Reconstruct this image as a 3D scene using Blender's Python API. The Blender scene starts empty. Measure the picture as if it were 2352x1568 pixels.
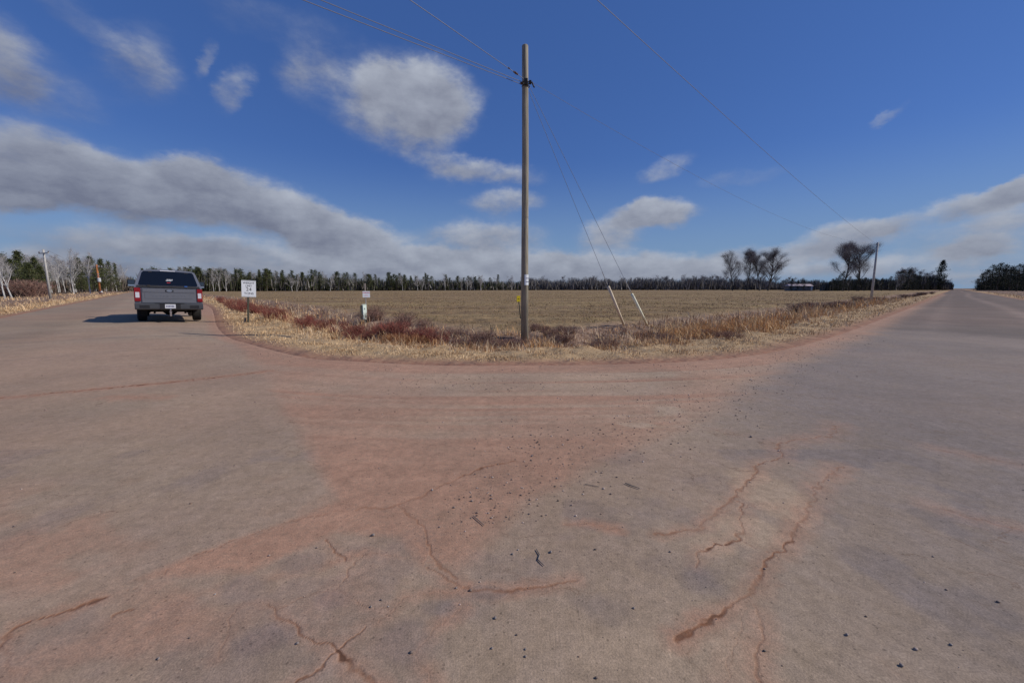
import bpy, bmesh, math, random
import numpy as np
from mathutils import Vector, Matrix
random.seed(7); rng = np.random.default_rng(7)
R = math.radians; PI = math.pi
C = bpy.context.scene.collection
SC = bpy.context.scene

# ------------------------------------------------------------------ camera
F, YH, EYE = 400.0, 288.0, 1.25
PITCH = math.atan((341 - YH) / F)
cam = bpy.data.objects.new('camera', bpy.data.cameras.new('camera')); C.objects.link(cam)
cam.location = (0, 0, EYE); cam.rotation_euler = (PI / 2 - PITCH, 0, 0)
cam.data.sensor_width = 36; cam.data.lens = 36 * F / 1024
cam.data.clip_start = 0.05; cam.data.clip_end = 12000
SC.camera = cam
SC.view_settings.view_transform = 'Standard'; SC.view_settings.look = 'None'
SC.view_settings.exposure = 0.0; SC.view_settings.gamma = 1
SUN_EL, SUN_AZ = R(37), R(92)      # azimuth clockwise from +Y (view direction)

def ray(px, py):
    x = px / 2352 * 1024 - 512; y = 341 - py / 1568 * 682.67
    return (x, F * math.cos(PITCH) + y * math.sin(PITCH), -F * math.sin(PITCH) + y * math.cos(PITCH))
def G(px, py, z=0.0):
    d = ray(px, py); t = (z - EYE) / d[2]; return (d[0] * t, d[1] * t)
def at(px, Y):                      # ground position on the photo column px at depth Y
    d = ray(px, 661.5); return (d[0] / d[1] * Y, Y)
def hgt(py, Y, z0=0.0):             # height of something reaching row py at depth Y
    d = ray(1176, py); return EYE + d[2] / d[1] * Y - z0

# ------------------------------------------------------------------ world: sky and clouds
world = bpy.data.worlds.new('World'); SC.world = world; world.use_nodes = True
nt = world.node_tree; nt.nodes.clear(); NL = nt.links
def N(t, **kw):
    n = nt.nodes.new(t)
    for k, v in kw.items(): setattr(n, k, v)
    return n
def M(op, a, b=None, c=None, clamp=False):
    n = N('ShaderNodeMath', operation=op); n.use_clamp = clamp
    for i, v in enumerate((a, b, c)):
        if v is None: continue
        if isinstance(v, (int, float)): n.inputs[i].default_value = v
        else: NL.new(v, n.inputs[i])
    return n.outputs[0]
out = N('ShaderNodeOutputWorld'); bg = N('ShaderNodeBackground'); NL.new(bg.outputs[0], out.inputs[0])
bg.inputs[1].default_value = 0.1
sky = N('ShaderNodeTexSky', sky_type='NISHITA'); sky.sun_disc = False
sky.sun_elevation = SUN_EL; sky.sun_rotation = SUN_AZ
sky.air_density = 1.0; sky.dust_density = 0.1; sky.ozone_density = 3.0; sky.altitude = 300
hsv = N('ShaderNodeHueSaturation'); hsv.inputs['Saturation'].default_value = 1.12; hsv.inputs['Value'].default_value = 0.62
NL.new(sky.outputs[0], hsv.inputs['Color'])
tint = N('ShaderNodeVectorMath', operation='MULTIPLY'); tint.inputs[1].default_value = (1.0, 1.13, 1.58); NL.new(hsv.outputs[0], tint.inputs[0])
deep = N('ShaderNodeMix', data_type='RGBA'); deep.inputs['Factor'].default_value = .5; NL.new(tint.outputs[0], deep.inputs['A']); deep.inputs['B'].default_value = (.50, 1.22, 3.65, 1)
tc = N('ShaderNodeTexCoord'); sep = N('ShaderNodeSeparateXYZ'); NL.new(tc.outputs['Generated'], sep.inputs[0])
az = M('ARCTAN2', sep.outputs[0], sep.outputs[1]); el = M('ARCSINE', sep.outputs[2])
hz = N('ShaderNodeMapRange', interpolation_type='SMOOTHSTEP'); NL.new(el, hz.inputs[0])
for i_, v_ in enumerate((-.02, .30, .95, 0)): hz.inputs[i_ + 1].default_value = v_
hmix = N('ShaderNodeMix', data_type='RGBA'); NL.new(hz.outputs[0], hmix.inputs['Factor']); NL.new(deep.outputs['Result'], hmix.inputs['A']); hmix.inputs['B'].default_value = (1.95, 3.1, 4.75, 1)
comb = N('ShaderNodeCombineXYZ'); NL.new(az, comb.inputs[0]); NL.new(el, comb.inputs[1])
# wind-stretched warp of the cloud outlines
nw = N('ShaderNodeTexNoise'); nw.inputs['Scale'].default_value = 11; nw.inputs['Detail'].default_value = 8; nw.inputs['Roughness'].default_value = .62
st = N('ShaderNodeVectorMath', operation='MULTIPLY'); st.inputs[1].default_value = (1.0, 1.7, 1); NL.new(comb.outputs[0], st.inputs[0])
NL.new(st.outputs[0], nw.inputs['Vector'])
sb = N('ShaderNodeVectorMath', operation='SUBTRACT'); sb.inputs[1].default_value = (.5, .5, .5); NL.new(nw.outputs['Color'], sb.inputs[0])
sc_ = N('ShaderNodeVectorMath', operation='MULTIPLY'); sc_.inputs[1].default_value = (.075, .055, 0); NL.new(sb.outputs[0], sc_.inputs[0])
ad = N('ShaderNodeVectorMath', operation='ADD'); NL.new(comb.outputs[0], ad.inputs[0]); NL.new(sc_.outputs[0], ad.inputs[1])
P = ad.outputs[0]
def azel(px, py):
    d = ray(px, py); return math.atan2(d[0], d[1]), math.atan2(d[2], math.hypot(d[0], d[1]))
# clouds: column, row, half width, half height, tilt (deg), density
CL = [(930,240,175,125,0,1.0),(1010,235,110,90,0,.55),(880,195,80,60,0,.5),(1000,370,90,60,20,.22),
 (715,150,90,65,-10,.36),(680,190,70,60,30,.28),(480,140,22,60,30,.4),(540,205,36,80,35,.5),(330,150,100,110,30,.36),(-10,140,140,120,0,.50),(110,195,190,90,15,.30),
 (210,60,280,50,25,.24),(640,50,220,60,0,.2),
 (100,385,240,100,5,1.1),(330,440,230,88,0,1.05),(590,475,230,78,8,1.1),(455,395,110,50,0,.8),(20,455,150,42,0,.7),(750,520,170,60,15,1.0),
 (830,555,150,50,0,.85),(330,555,300,40,0,.7),(700,610,460,60,0,.95),(1080,622,380,48,0,.95),(80,615,300,55,0,.85),
 (1110,392,150,32,5,.7),(1160,462,100,32,0,.7),(1110,540,160,46,0,.85),(1200,600,220,40,0,.6),
 (1400,540,85,44,0,.85),(1495,490,115,38,0,1.3),(1440,615,270,42,0,.9),(1700,622,300,36,0,.65),
 (1530,385,70,30,-20,.45),(2035,263,45,15,-15,.40),(1700,410,120,26,0,.26),
 (1940,545,130,40,-5,1.0),(2050,512,70,26,-10,.65),(1780,580,160,26,0,.7),(2250,460,160,38,-10,.95),(2340,430,110,34,-10,.85),
 (2250,540,280,60,0,.42),(2240,568,110,28,0,.7),(2330,500,120,44,0,.5),(2100,610,330,38,0,.55),(2220,640,160,20,0,.5),
 (1000,585,60,26,10,1.0),(-250,420,300,150,0,.9),(-300,150,250,120,0,.7),(2700,440,340,100,0,.6)]
dens = None; shade = None
for cx, cy, rx, ry, rot, w in CL:
    a0, e0 = azel(cx, cy); a1, _ = azel(cx + rx, cy); a2, _ = azel(cx - rx, cy); _, e1 = azel(cx, cy - ry); _, e2 = azel(cx, cy + ry)
    mp = N('ShaderNodeMapping', vector_type='TEXTURE')
    mp.inputs['Location'].default_value = (a0, e0, 0); mp.inputs['Rotation'].default_value = (0, 0, R(-rot))
    mp.inputs['Scale'].default_value = (abs(a1 - a2) / 2 * 1.25, abs(e1 - e2) / 2 * 1.25, 1)
    NL.new(P, mp.inputs['Vector'])
    ln = N('ShaderNodeVectorMath', operation='LENGTH'); NL.new(mp.outputs[0], ln.inputs[0])
    mr = N('ShaderNodeMapRange', interpolation_type='SMOOTHSTEP')
    NL.new(ln.outputs['Value'], mr.inputs[0])
    mr.inputs[1].default_value = 1.0; mr.inputs[2].default_value = .25; mr.inputs[3].default_value = 0; mr.inputs[4].default_value = w
    s3 = N('ShaderNodeSeparateXYZ'); NL.new(mp.outputs[0], s3.inputs[0])
    ms = M('MULTIPLY', mr.outputs[0], s3.outputs[1])
    dens = mr.outputs[0] if dens is None else M('ADD', dens, mr.outputs[0])
    shade = ms if shade is None else M('ADD', shade, ms)
nf = N('ShaderNodeTexNoise'); nf.inputs['Scale'].default_value = 17; nf.inputs['Detail'].default_value = 9; nf.inputs['Roughness'].default_value = .62
NL.new(st.outputs[0], nf.inputs['Vector'])
nbig = N('ShaderNodeTexNoise'); nbig.inputs['Scale'].default_value = 9; nbig.inputs['Detail'].default_value = 7
st2 = N('ShaderNodeVectorMath', operation='MULTIPLY'); st2.inputs[1].default_value = (1.0, 1.9, 1); NL.new(comb.outputs[0], st2.inputs[0]); NL.new(st2.outputs[0], nbig.inputs['Vector'])
dn = M('ADD', dens, M('MULTIPLY', M('SUBTRACT', nf.outputs[0], .5), M('MINIMUM', M('MULTIPLY', dens, 2.0), 1.15)))
al = N('ShaderNodeMapRange', interpolation_type='SMOOTHSTEP'); NL.new(dn, al.inputs[0])
al.inputs[1].default_value = .02; al.inputs[2].default_value = 1.05; al.inputs[3].default_value = 0; al.inputs[4].default_value = .93
shn = M('DIVIDE', shade, M('ADD', dens, .15))
eastw = N('ShaderNodeMapRange'); NL.new(az, eastw.inputs[0])
for i_, v_ in enumerate((-.75, -.1, .34, .60)): eastw.inputs[i_ + 1].default_value = v_
br = M('ADD', M('MULTIPLY', shn, .55), M('ADD', eastw.outputs[0], M('MULTIPLY', M('SUBTRACT', nbig.outputs[0], .5), 1.1)), clamp=True)
# thick broad cloud to the west is greyer, the thin small clouds to the east are whiter
thick = N('ShaderNodeMapRange'); NL.new(dens, thick.inputs[0]); thick.inputs[1].default_value = .8; thick.inputs[2].default_value = 2.2; thick.inputs[3].default_value = 0; thick.inputs[4].default_value = .12
br = M('SUBTRACT', br, thick.outputs[0], clamp=True)
fine = M('MULTIPLY', M('SUBTRACT', nf.outputs[0], .5), .8)
thin = N('ShaderNodeMapRange'); NL.new(dn, thin.inputs[0]); thin.inputs[1].default_value = .1; thin.inputs[2].default_value = .9; thin.inputs[3].default_value = .16; thin.inputs[4].default_value = 0
br = M('ADD', M('ADD', br, fine), thin.outputs[0], clamp=True)
cc = N('ShaderNodeMix', data_type='RGBA'); NL.new(br, cc.inputs['Factor'])
cc.inputs['A'].default_value = (1.65, 1.8, 2.45, 1); cc.inputs['B'].default_value = (4.3, 4.65, 5.4, 1)
mx = N('ShaderNodeMix', data_type='RGBA'); NL.new(al.outputs[0], mx.inputs['Factor']); NL.new(hmix.outputs['Result'], mx.inputs['A']); NL.new(cc.outputs['Result'], mx.inputs['B'])
NL.new(mx.outputs['Result'], bg.inputs[0])

# ------------------------------------------------------------------ sun
sun = bpy.data.objects.new('sun', bpy.data.lights.new('sun', 'SUN')); C.objects.link(sun)
sun.data.energy = 3.6; sun.data.angle = R(.53); sun.data.color = (1, .94, .85)
sd = Vector((math.cos(SUN_EL) * math.sin(SUN_AZ), math.cos(SUN_EL) * math.cos(SUN_AZ), math.sin(SUN_EL)))
sun.rotation_euler = (-sd).to_track_quat('-Z', 'Y').to_euler(); sun.location = (30, 0, 40)

# ------------------------------------------------------------------ helpers: tags and meshes
def tag(o, label=None, cat=None, group=None, kind=None):
    if label: o['label'] = label
    if cat: o['category'] = cat
    if group: o['group'] = group
    if kind: o['kind'] = kind
    return o
def empty(name, loc, rz=0):
    o = bpy.data.objects.new(name, None); C.objects.link(o); o.location = loc; o.rotation_euler = (0, 0, rz)
    o.empty_display_size = .2; return o
def npmesh(name, V, Fc, mat, attrs=None, smooth=False, faces_k=3):
    me = bpy.data.meshes.new(name); V = np.asarray(V, np.float32); Fc = np.asarray(Fc, np.int32)
    me.vertices.add(len(V)); me.vertices.foreach_set('co', V.ravel())
    me.loops.add(Fc.size); me.loops.foreach_set('vertex_index', Fc.ravel())
    k = Fc.shape[1]; me.polygons.add(len(Fc)); me.polygons.foreach_set('loop_start', np.arange(0, Fc.size, k, dtype=np.int32))
    me.update(calc_edges=True)
    if attrs is not None:
        for an, A in attrs.items():
            a = me.color_attributes.new(an, 'FLOAT_COLOR', 'POINT'); a.data.foreach_set('color', np.asarray(A, np.float32).ravel())
    if smooth: me.polygons.foreach_set('use_smooth', np.ones(len(Fc), bool))
    me.materials.append(mat); me.validate(); return me
def ob(name, me, parent=None, loc=None):
    o = bpy.data.objects.new(name, me); C.objects.link(o)
    if parent: o.parent = parent
    if loc: o.location = loc
    return o
class MB:
    def __init__(s): s.v = []; s.f = []
    def add(s, vs, fs):
        n = len(s.v); s.v += [tuple(v) for v in vs]; s.f += [tuple(i + n for i in f) for f in fs]; return s
    def box(s, x0, x1, y0, y1, z0, z1, taper=None):
        vs = [(x, y, z) for z in (z0, z1) for y in (y0, y1) for x in (x0, x1)]
        return s.add(vs, [(0, 2, 3, 1), (4, 5, 7, 6), (0, 1, 5, 4), (2, 6, 7, 3), (0, 4, 6, 2), (1, 3, 7, 5)])
    def tube(s, pts, rads, n=8, cap=True):
        pts = [Vector(p) for p in pts]
        if isinstance(rads, (int, float)): rads = [rads] * len(pts)
        vs = []; up = None
        for i, p in enumerate(pts):
            t = (pts[min(i + 1, len(pts) - 1)] - pts[max(i - 1, 0)]).normalized()
            if up is None: up = t.orthogonal().normalized()
            a = (up - t * up.dot(t)).normalized(); up = a; b = t.cross(a)
            vs += [p + (a * math.cos(2 * PI * k / n) + b * math.sin(2 * PI * k / n)) * rads[i] for k in range(n)]
        fs = [(i * n + k, i * n + (k + 1) % n, (i + 1) * n + (k + 1) % n, (i + 1) * n + k) for i in range(len(pts) - 1) for k in range(n)]
        if cap: fs += [tuple(range(n))[::-1], tuple((len(pts) - 1) * n + k for k in range(n))]
        return s.add(vs, fs)
    def extrude_yz(s, prof, xf0, xf1):       # side profile (y,z) extruded across x; xf give x for each z
        n = len(prof); vs = [(xf0(z), y, z) for y, z in prof] + [(xf1(z), y, z) for y, z in prof]
        return s.add(vs, [tuple(range(n)), tuple(range(2 * n - 1, n - 1, -1))] + [(i, n + i, n + (i + 1) % n, (i + 1) % n) for i in range(n)])
    def build(s, name, mat, parent=None, loc=None, bevel=0, smooth=False, tri=False):
        me = bpy.data.meshes.new(name); me.from_pydata(s.v, [], s.f); me.materials.append(mat)
        bm = bmesh.new(); bm.from_mesh(me)
        if tri: bmesh.ops.triangulate(bm, faces=[f for f in bm.faces if len(f.verts) > 4])
        bmesh.ops.recalc_face_normals(bm, faces=bm.faces)
        if bevel:
            es = [e for e in bm.edges if len(e.link_faces) == 2 and e.calc_face_angle(0) > .35]
            bmesh.ops.bevel(bm, geom=es, offset=bevel, segments=3, affect='EDGES', clamp_overlap=True)
        if smooth:
            for f in bm.faces: f.smooth = True
        bm.to_mesh(me); bm.free()
        return ob(name, me, parent, loc)
def text_mesh(name, body, size, mat, parent, loc, rot, extr=.002, shear=0, space=1.0, sx=1.0):
    cu = bpy.data.curves.new(name, 'FONT'); cu.body = body; cu.size = size; cu.extrude = extr; cu.align_x = 'CENTER'; cu.align_y = 'CENTER'
    cu.shear = shear; cu.space_character = space
    t = bpy.data.objects.new(name, cu); C.objects.link(t); dg = bpy.context.evaluated_depsgraph_get()
    me = bpy.data.meshes.new_from_object(t.evaluated_get(dg)); bpy.data.objects.remove(t)
    me.materials.clear(); me.materials.append(mat)
    o = ob(name, me, parent, loc); o.rotation_euler = rot; o.scale = (sx, 1, 1); return o

# ------------------------------------------------------------------ materials
def material(name, col, rough=.8, metal=0, var=.25, scale=8, bump=0, spec=.3, stretch=(1, 1, 1), attr=None, coat=0):
    m = bpy.data.materials.new(name); m.use_nodes = True; t = m.node_tree; b = t.nodes['Principled BSDF']
    b.inputs['Roughness'].default_value = rough; b.inputs['Metallic'].default_value = metal
    b.inputs['Specular IOR Level'].default_value = spec; b.inputs['Coat Weight'].default_value = coat
    tx = t.nodes.new('ShaderNodeTexCoord'); mp = t.nodes.new('ShaderNodeMapping'); mp.inputs['Scale'].default_value = stretch
    no = t.nodes.new('ShaderNodeTexNoise'); no.inputs['Scale'].default_value = scale; no.inputs['Detail'].default_value = 6
    t.links.new(tx.outputs['Object'], mp.inputs[0]); t.links.new(mp.outputs[0], no.inputs['Vector'])
    mr = t.nodes.new('ShaderNodeMapRange'); t.links.new(no.outputs[0], mr.inputs[0]); mr.inputs[1].default_value = .3; mr.inputs[2].default_value = .7
    mr.inputs[3].default_value = 1 - var; mr.inputs[4].default_value = 1 + var
    vm = t.nodes.new('ShaderNodeVectorMath'); vm.operation = 'SCALE'; t.links.new(mr.outputs[0], vm.inputs['Scale'])
    if attr:
        a = t.nodes.new('ShaderNodeAttribute'); a.attribute_name = attr; t.links.new(a.outputs['Color'], vm.inputs[0])
    else: vm.inputs[0].default_value = col[:3]
    t.links.new(vm.outputs[0], b.inputs['Base Color'])
    if bump:
        bp = t.nodes.new('ShaderNodeBump'); bp.inputs['Strength'].default_value = bump; bp.inputs['Distance'].default_value = .02
        t.links.new(no.outputs[0], bp.inputs['Height']); t.links.new(bp.outputs[0], b.inputs['Normal'])
    return m
m_pole = material('weathered_pole_wood', (.30, .265, .20), .9, var=.35, scale=14, bump=.6, stretch=(1, 1, .12))
m_polegrey = material('silvered_pole_wood', (.42, .40, .37), .9, var=.2, scale=6)
m_poleorange = material('treated_pole_wood', (.40, .15, .055), .9, var=.2, scale=4)
m_wire = material('aluminium_wire', (.20, .21, .26), .6, metal=.0, var=.1)
m_guy = material('steel_guy_wire', (.16, .18, .24), .6, var=.1)
m_steel = material('galvanised_steel', (.45, .46, .47), .45, metal=.7, var=.15)
m_dsteel = material('dark_hardware', (.05, .045, .04), .6, metal=.4, var=.2)
m_guard = material('guy_guard_plastic', (.88, .84, .62), .6, var=.12, scale=3)
m_guard2 = material('dusty_guy_guard_plastic', (.78, .64, .46), .7, var=.15, scale=3)
m_white = material('sign_sheeting', (.74, .77, .80), .45, var=.05, scale=3)
m_black = material('black_ink', (.02, .02, .022), .6, var=.1)
m_red = material('red_ink', (.75, .05, .06), .6, var=.1)
m_signpost = material('painted_sign_post', (.075, .072, .05), .8, var=.25, scale=6)
m_stake = material('weathered_stake_wood', (.33, .28, .24), .9, var=.25, scale=10)
m_ped = material('pale_green_cabinet', (.78, .88, .76), .5, var=.12, scale=5)
m_peddark = material('dark_green_post', (.07, .075, .06), .7, var=.2)  # dark green of the pedestal's mounting post and base
m_yellow = material('yellow_marker', (.80, .60, .02), .6, var=.12)
m_twig = material('dark_stub_wood', (.20, .165, .135), .9)
m_paint = material('grey_car_paint', (.20, .205, .225), .32, metal=.45, var=.05, scale=3, spec=.5, coat=.4)
m_trim = material('black_plastic_trim', (.022, .022, .025), .55, var=.15)
m_bump = material('grey_bumper', (.085, .088, .095), .38, metal=.4, var=.08, spec=.5)
m_glass = material('dark_tinted_glass', (.006, .007, .009), .06, var=.05, spec=.6)
m_lred = material('red_lamp_lens', (.24, .006, .010), .15, var=.08, spec=.6)
m_lwhite = material('clear_lamp_lens', (.62, .62, .66), .15, var=.05, spec=.6)
m_tyre = material('tyre_rubber', (.03, .028, .027), .85, var=.3, scale=20)
m_chrome = material('chrome', (.75, .75, .77), .12, metal=1, var=.05)
m_plate = material('licence_plate', (.62, .63, .66), .4, var=.08)
m_under = material('underbody', (.015, .014, .013), .8, var=.3)
m_ink = material('plate_ink', (.10, .11, .2), .6)
m_ceramic = material('transformer_can', (.55, .56, .57), .5, var=.1)
m_ins = material('brown_insulator', (.09, .045, .03), .35, var=.1)

# ------------------------------------------------------------------ numpy noise and shapes
def hash2(i, j, s):
    h = (i.astype(np.int64) * 374761393 + j.astype(np.int64) * 668265263 + s * 982451653) & 0x7fffffff
    h = ((h ^ (h >> 13)) * 1274126177) & 0x7fffffff
    return ((h ^ (h >> 16)) & 0xffffff) / 16777215.0
def vnoise(x, y, s=0):
    i = np.floor(x); j = np.floor(y); u = x - i; v = y - j; u = u * u * (3 - 2 * u); v = v * v * (3 - 2 * v)
    a = hash2(i, j, s); b = hash2(i + 1, j, s); c = hash2(i, j + 1, s); d = hash2(i + 1, j + 1, s)
    return (a * (1 - u) + b * u) * (1 - v) + (c * (1 - u) + d * u) * v
def fbm(x, y, s=0, o=4):
    r = 0; a = .5; t = 0
    for k in range(o): r = r + a * vnoise(x * 2 ** k, y * 2 ** k, s + k * 17); t += a; a *= .5
    return r / t
def sst(a, b, x): t = np.clip((x - a) / (b - a), 0, 1); return t * t * (3 - 2 * t)
def dist_line(x, y, pts, closed=False):
    d = np.full(x.shape, 1e9); n = len(pts)
    for k in range(n if closed else n - 1):
        (ax, ay), (bx, by) = pts[k], pts[(k + 1) % n]
        vx, vy = bx - ax, by - ay; L = vx * vx + vy * vy + 1e-12
        t = np.clip(((x - ax) * vx + (y - ay) * vy) / L, 0, 1)
        d = np.minimum(d, np.hypot(x - ax - t * vx, y - ay - t * vy))
    return d
def inside(x, y, pts):
    c = np.zeros(x.shape, bool); n = len(pts)
    for k in range(n):
        (ax, ay), (bx, by) = pts[k], pts[(k + 1) % n]
        if ay == by: continue
        c ^= ((ay > y) != (by > y)) & (x < (bx - ax) * (y - ay) / (by - ay) + ax)
    return c
def sdf(x, y, pts):                # negative inside
    d = dist_line(x, y, pts, True); return np.where(inside(x, y, pts), -d, d)
def smooth_line(pts, n=6):
    p = [pts[0]] + list(pts) + [pts[-1]]; o = []
    for i in range(1, len(p) - 2):
        for k in range(n):
            t = k / n; q = []
            for c in (0, 1):
                a, b, d, e = p[i - 1][c], p[i][c], p[i + 1][c], p[i + 2][c]
                q.append(.5 * (2 * b + (d - a) * t + (2 * a - 5 * b + 4 * d - e) * t * t + (3 * b - a - 3 * d + e) * t ** 3))
            o.append(tuple(q))
    o.append(tuple(pts[-1])); return o

AL, AR = R(-41.9), R(47.7)
UL = (math.sin(AL), math.cos(AL)); NLt = (math.cos(AL), -math.sin(AL))     # along / right of the left road
UR = (math.sin(AR), math.cos(AR)); NRt = (math.cos(AR), -math.sin(AR))
def PL(u, lat): return (UL[0] * u + NLt[0] * lat, UL[1] * u + NLt[1] * lat)
def PR(u, lat): return (UR[0] * u + NRt[0] * lat, UR[1] * u + NRt[1] * lat)
cpx = [(480,700),(500,745),(580,785),(690,818),(800,828),(1000,838),(1200,838),(1400,836),(1600,828),(1750,812),(1850,790),(1950,760),(2050,722),(2130,690)]
corner = smooth_line([PL(60, 3.2)] + [G(*q) for q in cpx] + [PR(90, -1.9)])
paved = [PL(2600, 3.2)] + corner + [PR(2600, -1.9), PR(2600, 5.1), PR(60, 5.1), PR(6, 5.2), PR(3.2, 6.2), PL(-8, 4.2), PL(-14, 2.6), PL(-200, 2.4),
         PL(-200, -4.7), PL(-12, -4.7), PR(-8, 5.6), PR(-14, 5.1), PR(-200, 5.1), PR(-200, -1.9), PR(-10, -1.9), PL(-1.2, -6.2), PL(6, -4.8), PL(2600, -4.75)]
def base_h(x, y):
    lat = x * NLt[0] + y * NLt[1]; u = x * UL[0] + y * UL[1]
    return -.13 * sst(-.6, 2.0, lat) * sst(8, 14, u) * (1 - sst(30, 80, u)) * (1 - sst(3.5, 7, lat)) - .0 * x
def ground_h(x, y, s):
    z = np.interp(s, [-.3, -.12, .05, .6, 2.0, 3.2, 4.4, 6.0, 8.0], [-.06, -.03, .012, .01, -.06, -.30, -.34, -.12, -.05])
    amp = np.interp(s, [0, .5, 1.6, 2.5, 5, 7, 12], [0, .03, .10, .24, .22, .08, .04])
    return z + base_h(x, y) + amp * (fbm(x * 1.3, y * 1.3, 5) - .5) * 2

# ------------------------------------------------------------------ road: one sheet, stains and cracks as real marks on it
def polar(azs, rs):
    A, Rr = np.meshgrid(azs, rs); x = np.sin(A) * Rr; y = np.cos(A) * Rr
    na, nr = len(azs), len(rs); i = np.arange(nr - 1)[:, None] * na + np.arange(na - 1)[None, :]
    f = np.stack([i, i + 1, i + 1 + na, i + na], -1).reshape(-1, 4)
    return x.ravel(), y.ravel(), f
azs = np.concatenate([np.linspace(-PI, R(-72), 40)[:-1], np.linspace(R(-72), R(72), 900), np.linspace(R(72), PI, 40)[1:]])
rs = np.concatenate([[.02, .3], np.geomspace(.6, 60, 950), np.geomspace(63, 2500, 60)])
x, y, f = polar(azs, rs)
s = sdf(x, y, paved)
keep = (s[f] < .22).any(1); f = f[keep]
used = np.unique(f); remap = np.full(len(x), -1); remap[used] = np.arange(len(used)); f = remap[f]; x = x[used]; y = y[used]; s = s[used]
wx = x + (fbm(x * 1.6, y * 1.6, 3) - .5) * .5; wy = y + (fbm(x * 1.6 + 9, y * 1.6, 4) - .5) * .5
nearw = np.clip(np.hypot(x, y) / 5, .12, 1)
wx = x + (wx - x) * nearw; wy = y + (wy - y) * nearw
# red dirt dragged over the inside of the corner
dl = [(430,690),(505,760),(560,820),(600,895),(680,985),(725,1080),(765,1150),(640,1200),(420,1275),(300,1330),(560,1330),(760,1230),(900,1240),(985,1330),(1060,1330),(1120,1290),(1190,1230),(1230,1170),(1330,1100),(1500,1010),(1620,960),(1735,898),(1800,850),(1900,806),(2010,768),(2090,722)]
dpoly = [G(*q) for q in dl] + [PR(130, -1.0), PR(130, -6), (0, 20), PL(60, 5), PL(60, 2.6)]
sdirt = sdf(wx, wy, dpoly)
sdirt = np.where(x < -.4, sdf(x + (wx - x) * .35, y + (wy - y) * .35, dpoly), sdirt)
dirt = 1 - sst(np.where(x < -.4, -.14, -.32), np.where(x < -.4, .10, .2), sdirt / np.clip(np.hypot(x, y) / 4, .5, 2))
cd = dist_line(x, y, corner)            # distance from the grass edge: traffic arcs follow it
arc = vnoise(cd * 2.3 + .35 * fbm(x * .5, y * .5, 8), np.arctan2(x, y) * .8, 21)
arc2 = vnoise(cd * 6.5 + .5 * fbm(x * .6, y * .6, 9), np.arctan2(x, y) * 1.6, 31)
arc3 = vnoise(cd * 12 + .6 * fbm(x * .8, y * .8, 10), np.arctan2(x, y) * 2.2, 41)
clean = sst(.34, .66, .45 * arc + .3 * arc2 + .25 * arc3) * sst(.35, .8, cd) * (1 - sst(3.0, 4.8, cd)) * (.45 + .55 * sst(.2, 1.6, -sdirt))
clean *= .55 + .7 * sst(.3, .6, fbm(x * .7, y * .7, 44))
red = dirt * (1.05 - .88 * clean) * (.75 + .5 * fbm(x * 1.3, y * 1.3, 12))
edge_band = (1 - sst(.05, .55, cd)) * (np.hypot(x, y) < 50) ; red = np.maximum(red, edge_band * (1.15 - .3 * fbm(x * 2, y * 2, 5)))
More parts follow.
